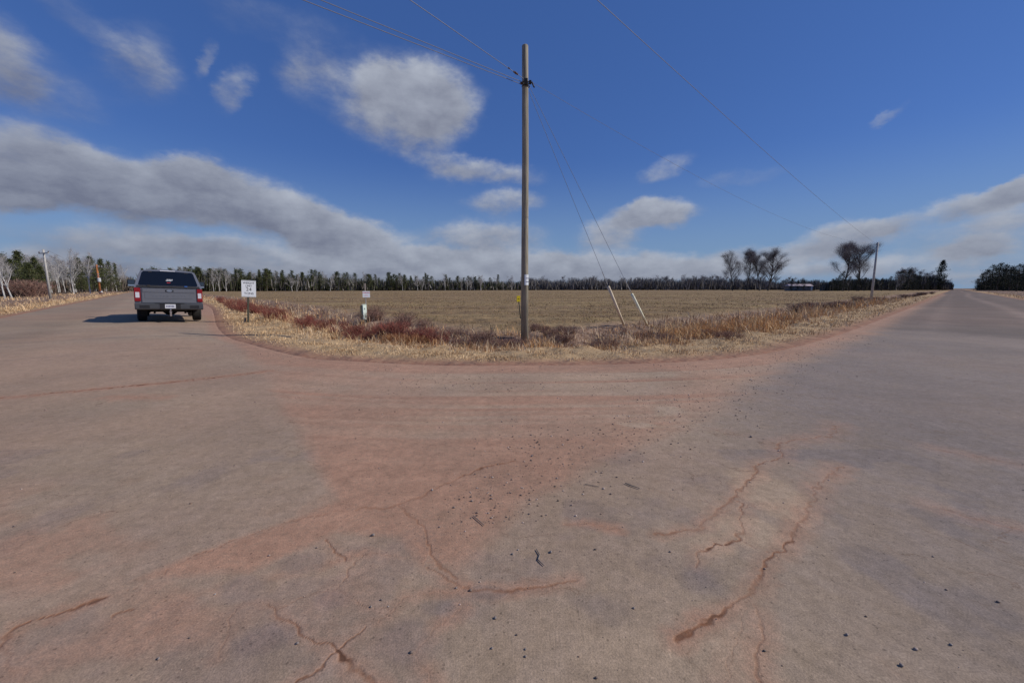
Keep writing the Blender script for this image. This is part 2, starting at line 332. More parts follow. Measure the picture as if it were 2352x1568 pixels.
# broad thin film of red dust
film = .34 * sst(.35, .75, fbm(x * .35 + 3, y * .35, 71)) + .05
right = sst(-.5, 3.2, x - .25 * y) * (1 - dirt)
film = film * (1 - .75 * right)
bl = sst(.2, -1.0, x + .1 * y) * (1 - sst(1.9, 2.9, y)) ; film = np.maximum(film, bl * (.25 + .55 * sst(.4, .62, fbm(x * 2.2, y * 2.2, 55))))
CR = [ # cracks in the asphalt: polyline, half width (m), depth of stain, halo
 ([(-80,1520),(0,1478),(60,1430),(150,1403),(235,1375)], .011, .9, .9), ([(440,1280),(500,1255),(600,1218),(700,1186),(830,1168)], .006, .55, .5),
 ([(830,1168),(900,1165),(960,1141),(1020,1113),(1060,1095),(1110,1070),(1185,1058)], .010, .75, .9),
 ([(915,1160),(935,1180),(960,1192),(985,1240),(1000,1290),(1045,1325)], .008, .5, .6), ([(1065,1350),(1105,1353),(1160,1357),(1220,1347),(1320,1330)], .010, 1.0, .9),
 ([(670,1575),(740,1525),(770,1492),(812,1458),(838,1436)], .005, .75, .6), ([(770,1490),(790,1512),(822,1540),(865,1580)], .009, 1.0, .8),
 ([(618,1388),(655,1425),(700,1458),(745,1478),(770,1490)], .007, .7, .7), ([(748,1240),(770,1265),(800,1285)], .008, .6, .6),
 ([(835,1270),(800,1310),(775,1350),(700,1370),(635,1395)], .004, .4, .5), ([(1555,1468),(1600,1435),(1680,1393),(1738,1352),(1755,1295),(1800,1262),(1832,1210),(1858,1165),(1885,1108),(1925,1070)], .009, .8, .8),
 ([(1560,1466),(1585,1447)], .016, 1.0, .3), ([(1742,1395),(1752,1440),(1734,1500),(1748,1575)], .007, .45, .6),
 ([(1510,1228),(1600,1216),(1640,1182),(1690,1142),(1703,1118),(1738,1090),(1742,1064),(1792,1050),(1786,1018),(1830,1008),(1905,1000),(1925,975)], .010, .65, .6),
 ([(1598,1300),(1606,1270),(1640,1256),(1690,1236),(1706,1215),(1700,1190),(1706,1168),(1690,1142)], .008, .8, .5), ([(1690,1236),(1800,1282)], .004, .4, .3),
 ([(1620,1150),(1560,1140),(1480,1120)], .004, .25, .2), ([(2140,1162),(2230,1190),(2400,1226)], .010, .5, .5), ([(2150,1030),(2260,1052),(2400,1074)], .010, .4, .4),
 ([(-60,920),(150,899),(350,881),(530,862),(625,850)], .030, 1.0, 1.0), ([(250,910),(380,912)], .03, .4, .8), ([(1640,985),(1720,1003),(1790,1018)], .006, .35, .2),
 ([(1060,1400),(1000,1440),(960,1500),(990,1568)], .004, .3, .7), ([(985,1300),(1060,1350)], .006, .5, .8), ([(640,1395),(560,1380),(520,1420),(505,1500)], .004, .3, .7), ([(770,1345),(850,1400),(900,1395)], .003, .3, .6), ([(865,1430),(930,1370),(1060,1352)], .003, .25, .7),
 ([(300,1400),(420,1370),(560,1345),(640,1320),(830,1270),(1000,1290)], .003, .2, .8), ([(1735,1350),(1700,1450),(1660,1568)], .003, .2, .3), ([(1640,1180),(1720,1160),(1850,1165)], .003, .3, .3), ([(235,1375),(330,1340),(440,1280)], .004, .3, .6), ([(0,1480),(60,1568)], .006, .3, .7),
 ([(1300,1200),(1380,1205),(1420,1215)], .012, .3, .8), ([(300,1400),(270,1408),(262,1412)], .012, .7, .5), ([(2010,1500),(2060,1545)], .004, .2, .1)]
crack = np.zeros(len(x)); halo = np.zeros(len(x))
near = np.hypot(x, y) < 30
jx = x + (fbm(x * 20, y * 20, 91, 3) - .5) * .075 * np.clip(np.hypot(x, y) / 3, .6, 3); jy = y + (fbm(x * 20 + 5, y * 20, 92, 3) - .5) * .075 * np.clip(np.hypot(x, y) / 3, .6, 3)
for pl, w, k, hl in CR:
    pts = [G(*q) for q in pl]; m = np.zeros(len(x), bool)
    bx0 = min(p[0] for p in pts) - 1.2; bx1 = max(p[0] for p in pts) + 1.2; by0 = min(p[1] for p in pts) - 1.2; by1 = max(p[1] for p in pts) + 1.2
    m = (x > bx0) & (x < bx1) & (y > by0) & (y < by1); xi, yi = jx[m], jy[m]
    d = dist_line(xi, yi, pts); rr = np.clip(np.hypot(xi, yi) / 2, 1, 3)
    wv = w * (.45 + 1.3 * fbm(xi * 6, yi * 6, 33, 3))
    crack[m] = np.maximum(crack[m], k * (1 - sst(.25, 1.5, d / (wv * .80))) * (.58 + .60 * sst(.40, .68, fbm(xi * 4 + 2, yi * 4, 61, 3))))
    halo[m] = np.maximum(halo[m], 1.25 * hl * (1 - sst(0, .10 * rr, d)) * (.4 + .9 * fbm(xi * 4, yi * 4, 77)))
cell = np.zeros(len(x)); ochre = np.zeros(len(x)); pale = np.zeros(len(x))
def blob(px_, py_, hx, hy):
    c_ = G(px_, py_); ex = G(px_ + hx, py_); ey = G(px_, py_ - hy); a_ = abs(ex[0] - c_[0]); b_ = abs(ey[1] - c_[1])
    return 1 - sst(.55, 1.15, np.hypot((wx - c_[0]) / a_, (wy - c_[1]) / b_) + .5 * (fbm(x * 7, y * 7, 303) - .5))
for q_ in [(540,1371,62,28),(672,1302,62,28),(930,1478,105,62),(600,1475,62,40),(740,1382,55,26),(400,1420,70,34),(1130,1370,70,20),(1000,1400,60,22),(1620,1330,80,40)]: cell = np.maximum(cell, blob(*q_))
for q_ in [(1790,1130,90,62),(1720,1210,80,40),(1640,1250,60,30),(1480,1500,160,60),(1650,1500,90,60)]: ochre = np.maximum(ochre, blob(*q_))
for q_ in [(1530,943,48,10),(1450,970,40,7)]: pale = np.maximum(pale, blob(*q_))
red *= 1 - .6 * cell
halo *= 1 - .5 * cell; blue = np.clip(.15 + .38 * cell - .55 * ochre + .75 * right + .4 * (fbm(x * 1.1, y * 1.1, 101) - .5) + .35 * sst(.58, .7, fbm(x * 2.4, y * 2.4, 103)) * (y < 3), 0, 1)
red = np.clip(np.maximum(red * (1 - .8 * pale), np.maximum(film, halo * np.where(right > .4, .62, .85))), 0, 1.1) + .22 * sst(15, 25, x * UR[0] + y * UR[1]) * (1 - dirt)
# worn, darker seal on the far part of the right road, and its wheel tracks
latR = x * NRt[0] + y * NRt[1]; uR = x * UR[0] + y * UR[1]
old = sst(15.5, 17.5, uR + 1.2 * (fbm(x * .8, y * .8, 14) - .5) * 2 + .5 * latR) * (1 - dirt * .9)
track = 1.5 * np.exp(-((latR - 1.9 - .4 * np.sin(uR * .05)) / .35) ** 2) + .6 * np.exp(-((latR + .4) / .3) ** 2) + .5 * np.exp(-((latR - 3.8) / .35) ** 2)
latL = x * NLt[0] + y * NLt[1]; uL = x * UL[0] + y * UL[1]
darkleft = .5 * sst(16, 9, uL * 0 + np.abs(latL + 3.6) * 8) * sst(10, 16, uL)
old2 = old * (1 - .55 * track); 
tone = np.clip(.5 + .11 * dirt * (arc3 - .5) * (1 - sst(3.2, 4.6, cd)) + .07 * dirt * (arc2 - .5) + .10 * ochre + .16 * pale - .02 * cell + .32 * (fbm(x * .9, y * .9, 201) - .5) - .34 * old2 - darkleft * .25 + .1 * clean * dirt - .16 * sst(0, 60, uR) * (1 - sst(0, 6, uL - uR + 40)), 0, 1)
attr = np.stack([red, crack, blue, tone], 1)
z = base_h(x, y) - .07 * sst(0.0, .2, s)

def road_material():
    m = bpy.data.materials.new('dusty_asphalt'); m.use_nodes = True; t = m.node_tree; L = t.links; b = t.nodes['Principled BSDF']
    def n(tp, **k):
        q = t.nodes.new(tp)
        for a, v in k.items(): setattr(q, a, v)
        return q
    def mix(fac, A, B, bt='MIX'):
        q = n('ShaderNodeMix', data_type='RGBA', blend_type=bt)
        for nm, v in (('Factor', fac), ('A', A), ('B', B)):
            if isinstance(v, (float, int, tuple)): q.inputs[nm].default_value = v
            else: L.new(v, q.inputs[nm])
        return q.outputs['Result']
    def noise(sc, det=5, rg=.55, vec=None):
        q = n('ShaderNodeTexNoise'); q.inputs['Scale'].default_value = sc; q.inputs['Detail'].default_value = det; q.inputs['Roughness'].default_value = rg
        L.new(vec or tx.outputs['Object'], q.inputs['Vector']); return q.outputs[0]
    def rngm(v, a, bb, c, d):
        q = n('ShaderNodeMapRange'); L.new(v, q.inputs[0])
        for i, u in enumerate((a, bb, c, d)): q.inputs[i + 1].default_value = u
        return q.outputs[0]
    def ma(op, a, b_):
        q = n('ShaderNodeMath', operation=op)
        for i, v in enumerate((a, b_)):
            if isinstance(v, (float, int)): q.inputs[i].default_value = v
            else: L.new(v, q.inputs[i])
        return q.outputs[0]
    tx = n('ShaderNodeTexCoord'); at_ = n('ShaderNodeAttribute', attribute_name='marks'); sp = n('ShaderNodeSeparateColor'); L.new(at_.outputs['Color'], sp.inputs[0])
    n1, n2, n3, n4 = noise(7), noise(38, 5, .7), noise(150, 3, .6), noise(2.2, 7, .65)
    basec = mix(ma('ADD', sp.outputs[2], rngm(n1, .3, .7, -.18, .18)), (.352, .260, .176, 1), (.214, .172, .147, 1))
    redf = ma('MULTIPLY', sp.outputs[0], rngm(n2, .3, .7, .62, 1.2))
    redf = ma('MULTIPLY', redf, rngm(n4, .3, .7, .82, 1.12))
    c = mix(redf, basec, (.385, .220, .142, 1))
    v = ma('MULTIPLY', rngm(at_.outputs['Alpha'], 0, 1, .52, 1.48), rngm(n1, .3, .7, .88, 1.12))
    v = ma('MULTIPLY', v, rngm(n2, .28, .72, .84, 1.16)); v = ma('MULTIPLY', v, rngm(n3, .28, .72, .74, 1.26)); v = ma('MULTIPLY', v, rngm(n4, .3, .7, .93, 1.07)); v = ma('MULTIPLY', v, rngm(noise(17, 3), .32, .68, .90, 1.10))
    # exposed dark and pale aggregate
    vo = n('ShaderNodeTexVoronoi'); vo.inputs['Scale'].default_value = 70; L.new(tx.outputs['Object'], vo.inputs['Vector'])
    hs = n('ShaderNodeSeparateColor'); L.new(vo.outputs['Color'], hs.inputs[0])
    agg = ma('MULTIPLY', rngm(vo.outputs['Distance'], .25, .45, 1, 0), rngm(hs.outputs[0], .93, .95, 0, 1))
    agl = ma('MULTIPLY', rngm(vo.outputs['Distance'], .2, .4, 1, 0), rngm(hs.outputs[1], .95, .97, 0, 1))
    v = ma('MULTIPLY', v, ma('SUBTRACT', 1.0, ma('MULTIPLY', agg, .35))); v = ma('ADD', v, ma('MULTIPLY', agl, .22))
    vs = n('ShaderNodeVectorMath', operation='SCALE'); L.new(c, vs.inputs[0]); L.new(v, vs.inputs['Scale'])
    wv_ = n('ShaderNodeTexNoise'); wv_.inputs['Scale'].default_value = 4; wv_.inputs['Detail'].default_value = 5; L.new(tx.outputs['Object'], wv_.inputs['Vector'])
    wa = n('ShaderNodeVectorMath', operation='SCALE'); L.new(wv_.outputs['Color'], wa.inputs[0]); wa.inputs['Scale'].default_value = .45
    wb = n('ShaderNodeVectorMath', operation='ADD'); L.new(wa.outputs[0], wb.inputs[0]); L.new(tx.outputs['Object'], wb.inputs[1])
    v2 = n('ShaderNodeTexVoronoi', feature='DISTANCE_TO_EDGE'); v2.inputs['Scale'].default_value = 2.3; L.new(wb.outputs[0], v2.inputs['Vector'])
    hair = ma('MULTIPLY', rngm(v2.outputs['Distance'], .0, .016, 1, 0), rngm(noise(.9, 3), .50, .60, 0, .5))
    fresh = mix(ma('MULTIPLY', hair, rngm(sp.outputs[0], .5, .95, 1, .15)), vs.outputs[0], (.15, .085, .05, 1))
    c2 = mix(ma('MULTIPLY', ma('MINIMUM', sp.outputs[1], .9), rngm(n2, .3, .7, .55, 1.1)), fresh, (.235, .098, .045, 1))
    c2 = mix(ma('MULTIPLY', rngm(sp.outputs[1], .62, .95, 0, 1), rngm(n1, .45, .58, 0, .8)), c2, (.10, .048, .028, 1)); L.new(c2, b.inputs['Base Color']); b.inputs['Roughness'].default_value = .88; b.inputs['Specular IOR Level'].default_value = .25
    bp = n('ShaderNodeBump'); bp.inputs['Strength'].default_value = .4; bp.inputs['Distance'].default_value = .007
    hh = ma('ADD', ma('MULTIPLY', n2, .8), ma('MULTIPLY', n3, .5)); hh = ma('SUBTRACT', hh, ma('MULTIPLY', sp.outputs[1], 1.2))
    L.new(hh, bp.inputs['Height']); L.new(bp.outputs[0], b.inputs['Normal'])
    return m
me = npmesh('road', np.stack([x, y, z], 1), f, road_material(), {'marks': attr}, smooth=True)
tag(ob('road', me), kind='structure')

# ------------------------------------------------------------------ ground beyond the road: grass verge and field
azs = np.concatenate([np.linspace(-PI, R(-75), 60)[:-1], np.linspace(R(-75), R(75), 620), np.linspace(R(75), PI, 60)[1:]])
rs = np.concatenate([np.geomspace(1.5, 80, 330), np.geomspace(84, 9000, 90)])
x, y, f = polar(azs, rs); s = sdf(x, y, paved); z = ground_h(x, y, s)
latL = x * NLt[0] + y * NLt[1]; latR = x * NRt[0] + y * NRt[1]; uL = x * UL[0] + y * UL[1]; uR = x * UR[0] + y * UR[1]
infield = sst(5.5, 7.5, s + 1.6 * (fbm(x * .5, y * .5, 6) - .5)) * (latL > 0) * (latR < 0)
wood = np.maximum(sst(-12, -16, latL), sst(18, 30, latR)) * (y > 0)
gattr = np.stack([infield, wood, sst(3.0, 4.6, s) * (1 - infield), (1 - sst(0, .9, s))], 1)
def ground_material(name):
    m = bpy.data.materials.new(name); m.use_nodes = True; t = m.node_tree; L = t.links; b = t.nodes['Principled BSDF']
    def n(tp, **k):
        q = t.nodes.new(tp)
        for a, v in k.items(): setattr(q, a, v)
        return q
    def mix(fac, A, B):
        q = n('ShaderNodeMix', data_type='RGBA')
        for nm, v in (('Factor', fac), ('A', A), ('B', B)):
            if isinstance(v, (float, int, tuple)): q.inputs[nm].default_value = v
            else: L.new(v, q.inputs[nm])
        return q.outputs['Result']
    tx = n('ShaderNodeTexCoord'); at_ = n('ShaderNodeAttribute', attribute_name='cover'); sp = n('ShaderNodeSeparateColor'); L.new(at_.outputs['Color'], sp.inputs[0])
    def noise(sc, det=5, st=(1, 1, 1), lo=.35, hi=.65):
        mp = n('ShaderNodeMapping'); mp.inputs['Scale'].default_value = st; L.new(tx.outputs['Object'], mp.inputs[0])
        q = n('ShaderNodeTexNoise'); q.inputs['Scale'].default_value = sc; q.inputs['Detail'].default_value = det; L.new(mp.outputs[0], q.inputs['Vector'])
        r = n('ShaderNodeMapRange'); L.new(q.outputs[0], r.inputs[0]); r.inputs[1].default_value = lo; r.inputs[2].default_value = hi; return r.outputs[0]
    g1, g2 = noise(1.4), noise(9)
    grass = mix(g2, (.33, .22, .12, 1), (.50, .36, .21, 1)); grass = mix(g1, grass, (.42, .29, .16, 1))
    f1, f2, f3, f4 = noise(.09, 6), noise(1.1, 8), noise(.02, 6, (1, 2.2, 1)), noise(.33, 6, (.35, 1.6, 1))
    fld = mix(f1, (.230, .135, .083, 1), (.272, .172, .106, 1)); fld = mix(f3, fld, (.275, .195, .086, 1))
    q = n('ShaderNodeMath', operation='MULTIPLY'); L.new(f2, q.inputs[0]); q.inputs[1].default_value = .9; fld = mix(q.outputs[0], fld, (.135, .084, .050, 1))
    q = n('ShaderNodeMath', operation='MULTIPLY'); L.new(f4, q.inputs[0]); q.inputs[1].default_value = .55; fld = mix(q.outputs[0], fld, (.310, .225, .130, 1))
    st_ = noise(.10, 7, (.22, 2.0, 1), .40, .60); q = n('ShaderNodeMath', operation='MULTIPLY'); L.new(st_, q.inputs[0]); q.inputs[1].default_value = .65; fld = mix(q.outputs[0], fld, (.34, .245, .120, 1))
    st2_ = noise(.17, 7, (.2, 2.4, 1), .52, .66); q = n('ShaderNodeMath', operation='MULTIPLY'); L.new(st2_, q.inputs[0]); q.inputs[1].default_value = .6; fld = mix(q.outputs[0], fld, (.140, .085, .055, 1))
    c = mix(sp.outputs[0], grass, fld)
    ditch = mix(g2, (.16, .10, .075, 1), (.32, .22, .155, 1)); c = mix(sp.outputs[2], c, ditch)
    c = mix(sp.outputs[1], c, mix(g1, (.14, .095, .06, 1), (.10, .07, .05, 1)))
    c = mix(at_.outputs['Alpha'], c, mix(g2, (.27, .135, .09, 1), (.34, .20, .13, 1)))
    L.new(c, b.inputs['Base Color']); b.inputs['Roughness'].default_value = .95; b.inputs['Specular IOR Level'].default_value = .1
    bp = n('ShaderNodeBump'); bp.inputs['Strength'].default_value = 1; bp.inputs['Distance'].default_value = .07; L.new(f2, bp.inputs['Height'])
    L.new(bp.outputs[0], b.inputs['Normal']); return m
m_ground = ground_material('grass_and_field_soil')
V = np.stack([x, y, z], 1); fs = s[f].mean(1); ff = infield[f].mean(1)
for nm, sel in (('grass_verge', (fs > -.35) & (ff < .5) & (fs < 60)), ('field', (fs > -.35) & ~((ff < .5) & (fs < 60)))):
    g = f[sel]; u = np.unique(g); rm = np.full(len(x), -1); rm[u] = np.arange(len(u))
    tag(ob(nm, npmesh(nm, V[u], rm[g], m_ground, {'cover': gattr[u]}, smooth=True)), kind='structure')
def gz(px_, py_):
    a = np.array([px_], float); b = np.array([py_], float); return float(ground_h(a, b, sdf(a, b, paved))[0])

# ------------------------------------------------------------------ blades: dry grass as countless real blades
m_blade = material('dry_grass_blades', (1, 1, 1), .85, var=.12, scale=2, attr='tint', spec=.1)
def blades(name, n, accept, length, width, lean, cols, kind='stuff', label=None, cat=None, azr=(-62, 62), rr=(6, 120), clump=.5, lod=9):
    a = R(1) * rng.uniform(azr[0], azr[1], n); r = np.exp(rng.uniform(math.log(rr[0]), math.log(rr[1]), n))
    x = np.sin(a) * r; y = np.cos(a) * r; s = sdf(x, y, paved)
    p = accept(x, y, s); k = rng.random(n) < p; x, y, s, r = x[k], y[k], s[k], r[k]; n = len(x)
    cl = fbm(x * 1.8, y * 1.8, 15); big = np.maximum(1, r / lod) ** .8
    L = length[0] + (length[1] - length[0]) * rng.random(n) ** 1.4; L = L * (1 - clump + 2 * clump * sst(.3, .7, cl)) * np.minimum(big, 2.2)
    w = width * (.6 + .8 * rng.random(n)) * np.minimum(big, 14) ; th = rng.uniform(0, 2 * PI, n); ph = rng.uniform(0, 2 * PI, n)
    ln = lean * rng.random(n) ** .7; z = ground_h(x, y, s) - .01
    dx, dy, dz = np.sin(ln) * np.cos(th), np.sin(ln) * np.sin(th), np.cos(ln)
    V = np.empty((n, 5, 3)); ca, sa = np.cos(ph) * w / 2, np.sin(ph) * w / 2
    b = np.stack([x, y, z], 1); V[:, 0] = b; V[:, 0, 0] -= ca; V[:, 0, 1] -= sa; V[:, 1] = b; V[:, 1, 0] += ca; V[:, 1, 1] += sa
    mid = b + np.stack([dx * .35, dy * .35, .5 + 0 * dx], 1) * L[:, None] * np.array([1, 1, 1]); mid[:, 2] = z + dz * L * .55 + L * .08
    V[:, 2] = mid; V[:, 2, 0] += ca * .75; V[:, 2, 1] += sa * .75; V[:, 3] = mid; V[:, 3, 0] -= ca * .75; V[:, 3, 1] -= sa * .75
    V[:, 4] = b + np.stack([dx, dy, dz], 1) * L[:, None]
    i = np.arange(n)[:, None] * 5
    T = np.concatenate([i + [0, 1, 2], i + [0, 2, 3], i + [3, 2, 4]], 0)
    pal = np.array(cols, float); ci = np.clip((fbm(x * .8 + 40, y * .8, 25) - .28) / .44, 0, .999) * .7 + .3 * rng.random(n)
    cidx = np.clip((ci * len(pal)).astype(int), 0, len(pal) - 1); col = pal[cidx] * (.75 + .5 * rng.random(n))[:, None]
    A = np.repeat(np.concatenate([col, np.ones((n, 1))], 1)[:, None], 5, 1).reshape(-1, 4)
    o = ob(name, npmesh(name, V.reshape(-1, 3), T, m_blade, {'tint': A})); tag(o, label, cat, kind=kind); return o
def strip(a, b, c, d): return lambda x, y, s: sst(a, b, s) * (1 - sst(c, d, s))
side = lambda x, y: (x * NLt[0] + y * NLt[1] > 0) & (x * NRt[0] + y * NRt[1] < 0)
TAN = [(.32, .195, .105), (.54, .365, .20), (.65, .455, .26), (.72, .53, .32), (.45, .28, .145)]
mown = lambda x, y, s: sst(0, .5, s) * (1 - sst(np.where(x > 5, 4.6, 3.0), np.where(x > 5, 6.2, 4.2), s))
blades('mown_verge_grass', 420000, lambda x, y, s: mown(x, y, s) * (.35 + .65 * sst(.3, .5, fbm(x * 1.5, y * 1.5, 66))) * sst(.05, .7, s), (.025, .075), .010, 1.49, TAN,
       label='short tan dry grass along the inside of the corner and both road edges', cat='grass', rr=(6.3, 90))
tallf = lambda x, y, s: strip(1.4, 2.4, 4.8, 6.4)(x, y, s) * (.30 + .70 * sst(.40, .56, fbm(x * 1.5 + 3, y * 1.5, 88))) * side(x, y) * (.35 + .65 * sst(-4, 0, x)) * (1 - .6 * sst(6, 12, x))
blades('tall_dry_grass', 460000, tallf, (.06, .24), .010, 1.45, [(.38, .21, .11), (.58, .37, .19), (.68, .48, .27), (.32, .18, .10), (.74, .57, .38), (.58, .33, .15), (.27, .155, .085)],
       label='matted pale and tan grass growing in the ditch around the utility pole', cat='grass', rr=(7.5, 90), clump=.6)
def orange(x, y, s):
    cx, cy = G(1640, 765, -.2); d = np.hypot((x - cx) / 3.0, (y - cy) / 1.5); lat = x * NRt[0] + y * NRt[1]
    return np.maximum(1.0 - d, 0) * (.4 + .8 * sst(.4, .6, fbm(x * 1.4, y * 1.4, 83))) + .35 * strip(1.8, 2.6, 3.6, 4.6)(x, y, s) * (x > 5) * side(x, y)
blades('orange_tall_grass', 160000, lambda x, y, s: orange(x, y, s) * (s > 1.5), (.10, .36), .010, 1.15, [(.56, .29, .12), (.64, .39, .18), (.66, .48, .28), (.46, .25, .12)],
       label='taller orange tinted dry grass right of the guy wires', cat='grass', azr=(8, 50), rr=(8, 60))
blades('far_verge_grass', 150000, lambda x, y, s: sst(.2, .8, s) * (1 - sst(9, 13, s)) * ((x * NLt[0] + y * NLt[1] < -4) | (x * NRt[0] + y * NRt[1] > 4)) * .8, (.06, .20), .012, 1.42,
       [(.50, .32, .18), (.62, .42, .24), (.68, .49, .29), (.56, .36, .21)], label='dry grass on the outer banks of both roads', cat='grass', azr=(-60, 60), rr=(20, 200), lod=14)
blades('field_stubble', 260000, lambda x, y, s: sst(5.5, 8, s) * side(x, y) * (.25 + .75 * sst(.4, .6, fbm(x * .35, y * .35, 52))), (.02, .05), .010, 1.45,
       [(.245, .15, .09), (.30, .19, .115), (.35, .25, .125), (.27, .20, .09), (.40, .28, .17)], label='low stubble and weeds over the open field', cat='stubble', rr=(12, 150))

# ------------------------------------------------------------------ stones and twigs on the road
m_stone = material('dark_stone', (.27, .225, .20), .8, var=.4, scale=30, bump=.4)
m_pale = material('pale_stone', (.42, .38, .35), .8, var=.3, scale=30)
m_gravel = material('loose_gravel', (.22, .17, .145), .85, var=.3, scale=25, attr='tint')
ico = bmesh.new(); bmesh.ops.create_icosphere(ico, subdivisions=1, radius=1); ICO = np.array([v.co[:] for v in ico.verts]); ICF = np.array([[v.index for v in q.verts] for q in ico.faces]); ico.free()
def stone_mesh(name, r, mat):
    V = ICO * (1 + .35 * (rng.random((len(ICO), 1)) - .5)) * r * np.array([1, .75, .6]); return npmesh(name, V, ICF, mat)
n = 26000
a = R(1) * rng.uniform(-62, 62, n); r = np.exp(rng.uniform(math.log(1.1), math.log(14), n)); gx_, gy_ = np.sin(a) * r, np.cos(a) * r
sdd = sdf(gx_, gy_, dpoly); ok = sdf(gx_, gy_, paved) < -.1
pr = .02 + 1.0 * np.exp(-(np.abs(sdd + .25) / .45) ** 2) * (r > 2) * (gx_ > -.4) + .9 * (sdd < -.2) * sst(.50, .62, fbm(gx_ * 1.6, gy_ * 1.6, 19)); pr = pr * .8
k = ok & (rng.random(n) < pr); gx_, gy_, r = gx_[k], gy_[k], r[k]; n = len(gx_)
sz = .0013 + .0042 * rng.random(n) ** 5 * 1.5 + .00052 * r
V = ICO[None] * (1 + .4 * (rng.random((n, len(ICO), 1)) - .5)) * sz[:, None, None] * np.array([1.1, .8, .65]); V = V + np.stack([gx_, gy_, base_h(gx_, gy_) + sz * .35], 1)[:, None]
Fg = (np.arange(n)[:, None, None] * len(ICO) + ICF[None]).reshape(-1, 3)
gc = np.array([(.20, .15, .125), (.31, .23, .19), (.15, .12, .105), (.42, .33, .28), (.24, .16, .12)])[rng.integers(0, 5, n)] * (.7 + .6 * rng.random((n, 1)))
gtint = np.repeat(np.concatenate([gc, np.ones((n, 1))], 1)[:, None], len(ICO), 1).reshape(-1, 4)
tag(ob('loose_gravel', npmesh('loose_gravel', V.reshape(-1, 3), Fg, m_gravel, {'tint': gtint})), 'scattered loose gravel over the red dirt and asphalt', 'gravel', kind='stuff')
STN = [(857, 1229, .019, 0, 'dark stone on asphalt above the bottom left crack pattern'), (1265, 1268, .016, 0, 'dark stone just right of the black twig'), (1725, 1003, .022, 0, 'dark stone below the pale streak at right of the corner'),
 (1222, 1047, .018, 0, 'grey stone at the foot of the red dirt, below the utility pole'), (1279, 1098, .014, 0, 'small dark stone on the lower tip of red dirt'), (1138, 1419, .013, 0, 'dark stone below the short strong rust crack'),
 (1048, 1350, .010, 0, 'small dark stone at the left end of the strong rust crack'), (683, 1477, .011, 0, 'dark stone beside the forked crack at bottom left'), (1207, 1490, .009, 0, 'upper of two dark stones near the bottom centre'),
 (1207, 1507, .009, 0, 'lower of two dark stones near the bottom centre'), (1177, 1272, .012, 0, 'dark stone left of the black twig'), (2070, 1528, .014, 0, 'dark stone near the bottom right corner'),
 (1945, 1457, .012, 0, 'dark stone on the asphalt right of the long rust crack'), (2184, 1480, .011, 0, 'small stone farthest right near the bottom'), (852, 1393, .010, 0, 'dark stone between the two lower left cracks'),
 (1456, 1396, .010, 0, 'dark stone left of the long rust crack'), (1130, 1488, .010, 0, 'dark stone left of the stone pair near bottom centre'), (364, 1512, .011, 0, 'dark stone at bottom left beyond the red stain'),
 (993, 1125, .014, 1, 'pale pebble beside the crack in the red dirt'), (892, 1392 - 0, .006, 1, 'tiny pale pebble in the lower left'), (1190, 1262, .008, 1, 'tiny pale pebble left of the black twig'), (494, 1364, .008, 1, 'pale pebble on the left asphalt above the red stain')]
for px_, py_, rad, pale, lab in STN:
    gx0, gy0 = G(px_, py_); o = ob('pebble' if rad < .0085 else 'stone', stone_mesh('stone', rad * .58, m_pale if pale else m_stone), None, (gx0, gy0, base_h(np.array([gx0]), np.array([gy0]))[0] + rad * .3))
    o.rotation_euler = (0, 0, rng.uniform(0, 6)); tag(o, lab, 'stone', 'stones lying on the road')
def twig(pl, rad, lab):
    pts = [Vector((*G(*q), rad * .9)) for q in pl]; o = MB().tube([p - pts[0] for p in pts], [rad * .4] + [rad * .5] * (len(pts) - 2) + [rad * .3], 6).build('twig', m_twig, None, pts[0]); tag(o, lab, 'twig', 'twigs lying on the road')
twig([(1232, 1262), (1240, 1275), (1236, 1286), (1250, 1300)], .006, 'crooked black twig lying in the middle of the asphalt')
twig([(1436, 1110), (1447, 1115), (1470, 1123)], .008, 'straight twig right of the centre, the farther right of two')
twig([(1343, 1112), (1376, 1118)], .006, 'straight thin twig left of the other straight one')
twig([(1088, 1186), (1112, 1207)], .007, 'dark bark piece on the red dirt')

# ------------------------------------------------------------------ shrubs
def stick_mesh(name, n, hgt_, spread, w, cols, seed, mat, droop=.15, sub=3):
    q = np.random.default_rng(seed); V = []; T = []; A = []
    for i in range(n):
        th = q.uniform(0, 2 * PI); b = q.normal(0, spread * .22, 2); h = hgt_ * q.uniform(.55, 1.05); ln = spread * q.uniform(.2, 1) * .8
        p0 = np.array([b[0], b[1], -.03]); p2 = p0 + [math.cos(th) * ln, math.sin(th) * ln, h]; p1 = (p0 + p2) / 2 + [0, 0, h * droop]
        c = np.array(cols[q.integers(len(cols))]) * q.uniform(.7, 1.3)
        segs = [(p0, p1, w), (p1, p2, w * .75)]
        for _ in range(sub):
            t = q.uniform(.3, .95); s0 = p1 + (p2 - p1) * t if t > .5 else p0 + (p1 - p0) * (t + .4); d = q.normal(0, 1, 3); d[2] = abs(d[2]) + .5; d /= np.linalg.norm(d)
            segs.append((s0, s0 + d * hgt_ * q.uniform(.15, .4), w * .6))
        for a0, a1, ww in segs:
            dd = a1 - a0; sd_ = np.cross(dd, q.normal(0, 1, 3)); sd_ = sd_ / (np.linalg.norm(sd_) + 1e-9) * ww / 2; k = len(V)
            V += [a0 - sd_, a0 + sd_, a1 + sd_ * .5, a1 - sd_ * .5]; T += [(k, k + 1, k + 2), (k, k + 2, k + 3)]; A += [(*c, 1)] * 4
    return npmesh(name, np.array(V), np.array(T), mat, {'tint': np.array(A)})
m_twigs = material('shrub_twigs', (1, 1, 1), .85, var=.1, scale=3, attr='tint', spec=.15)
REDS = [(.30, .070, .055), (.24, .075, .06), (.32, .12, .08), (.18, .07, .055), (.30, .17, .12)]
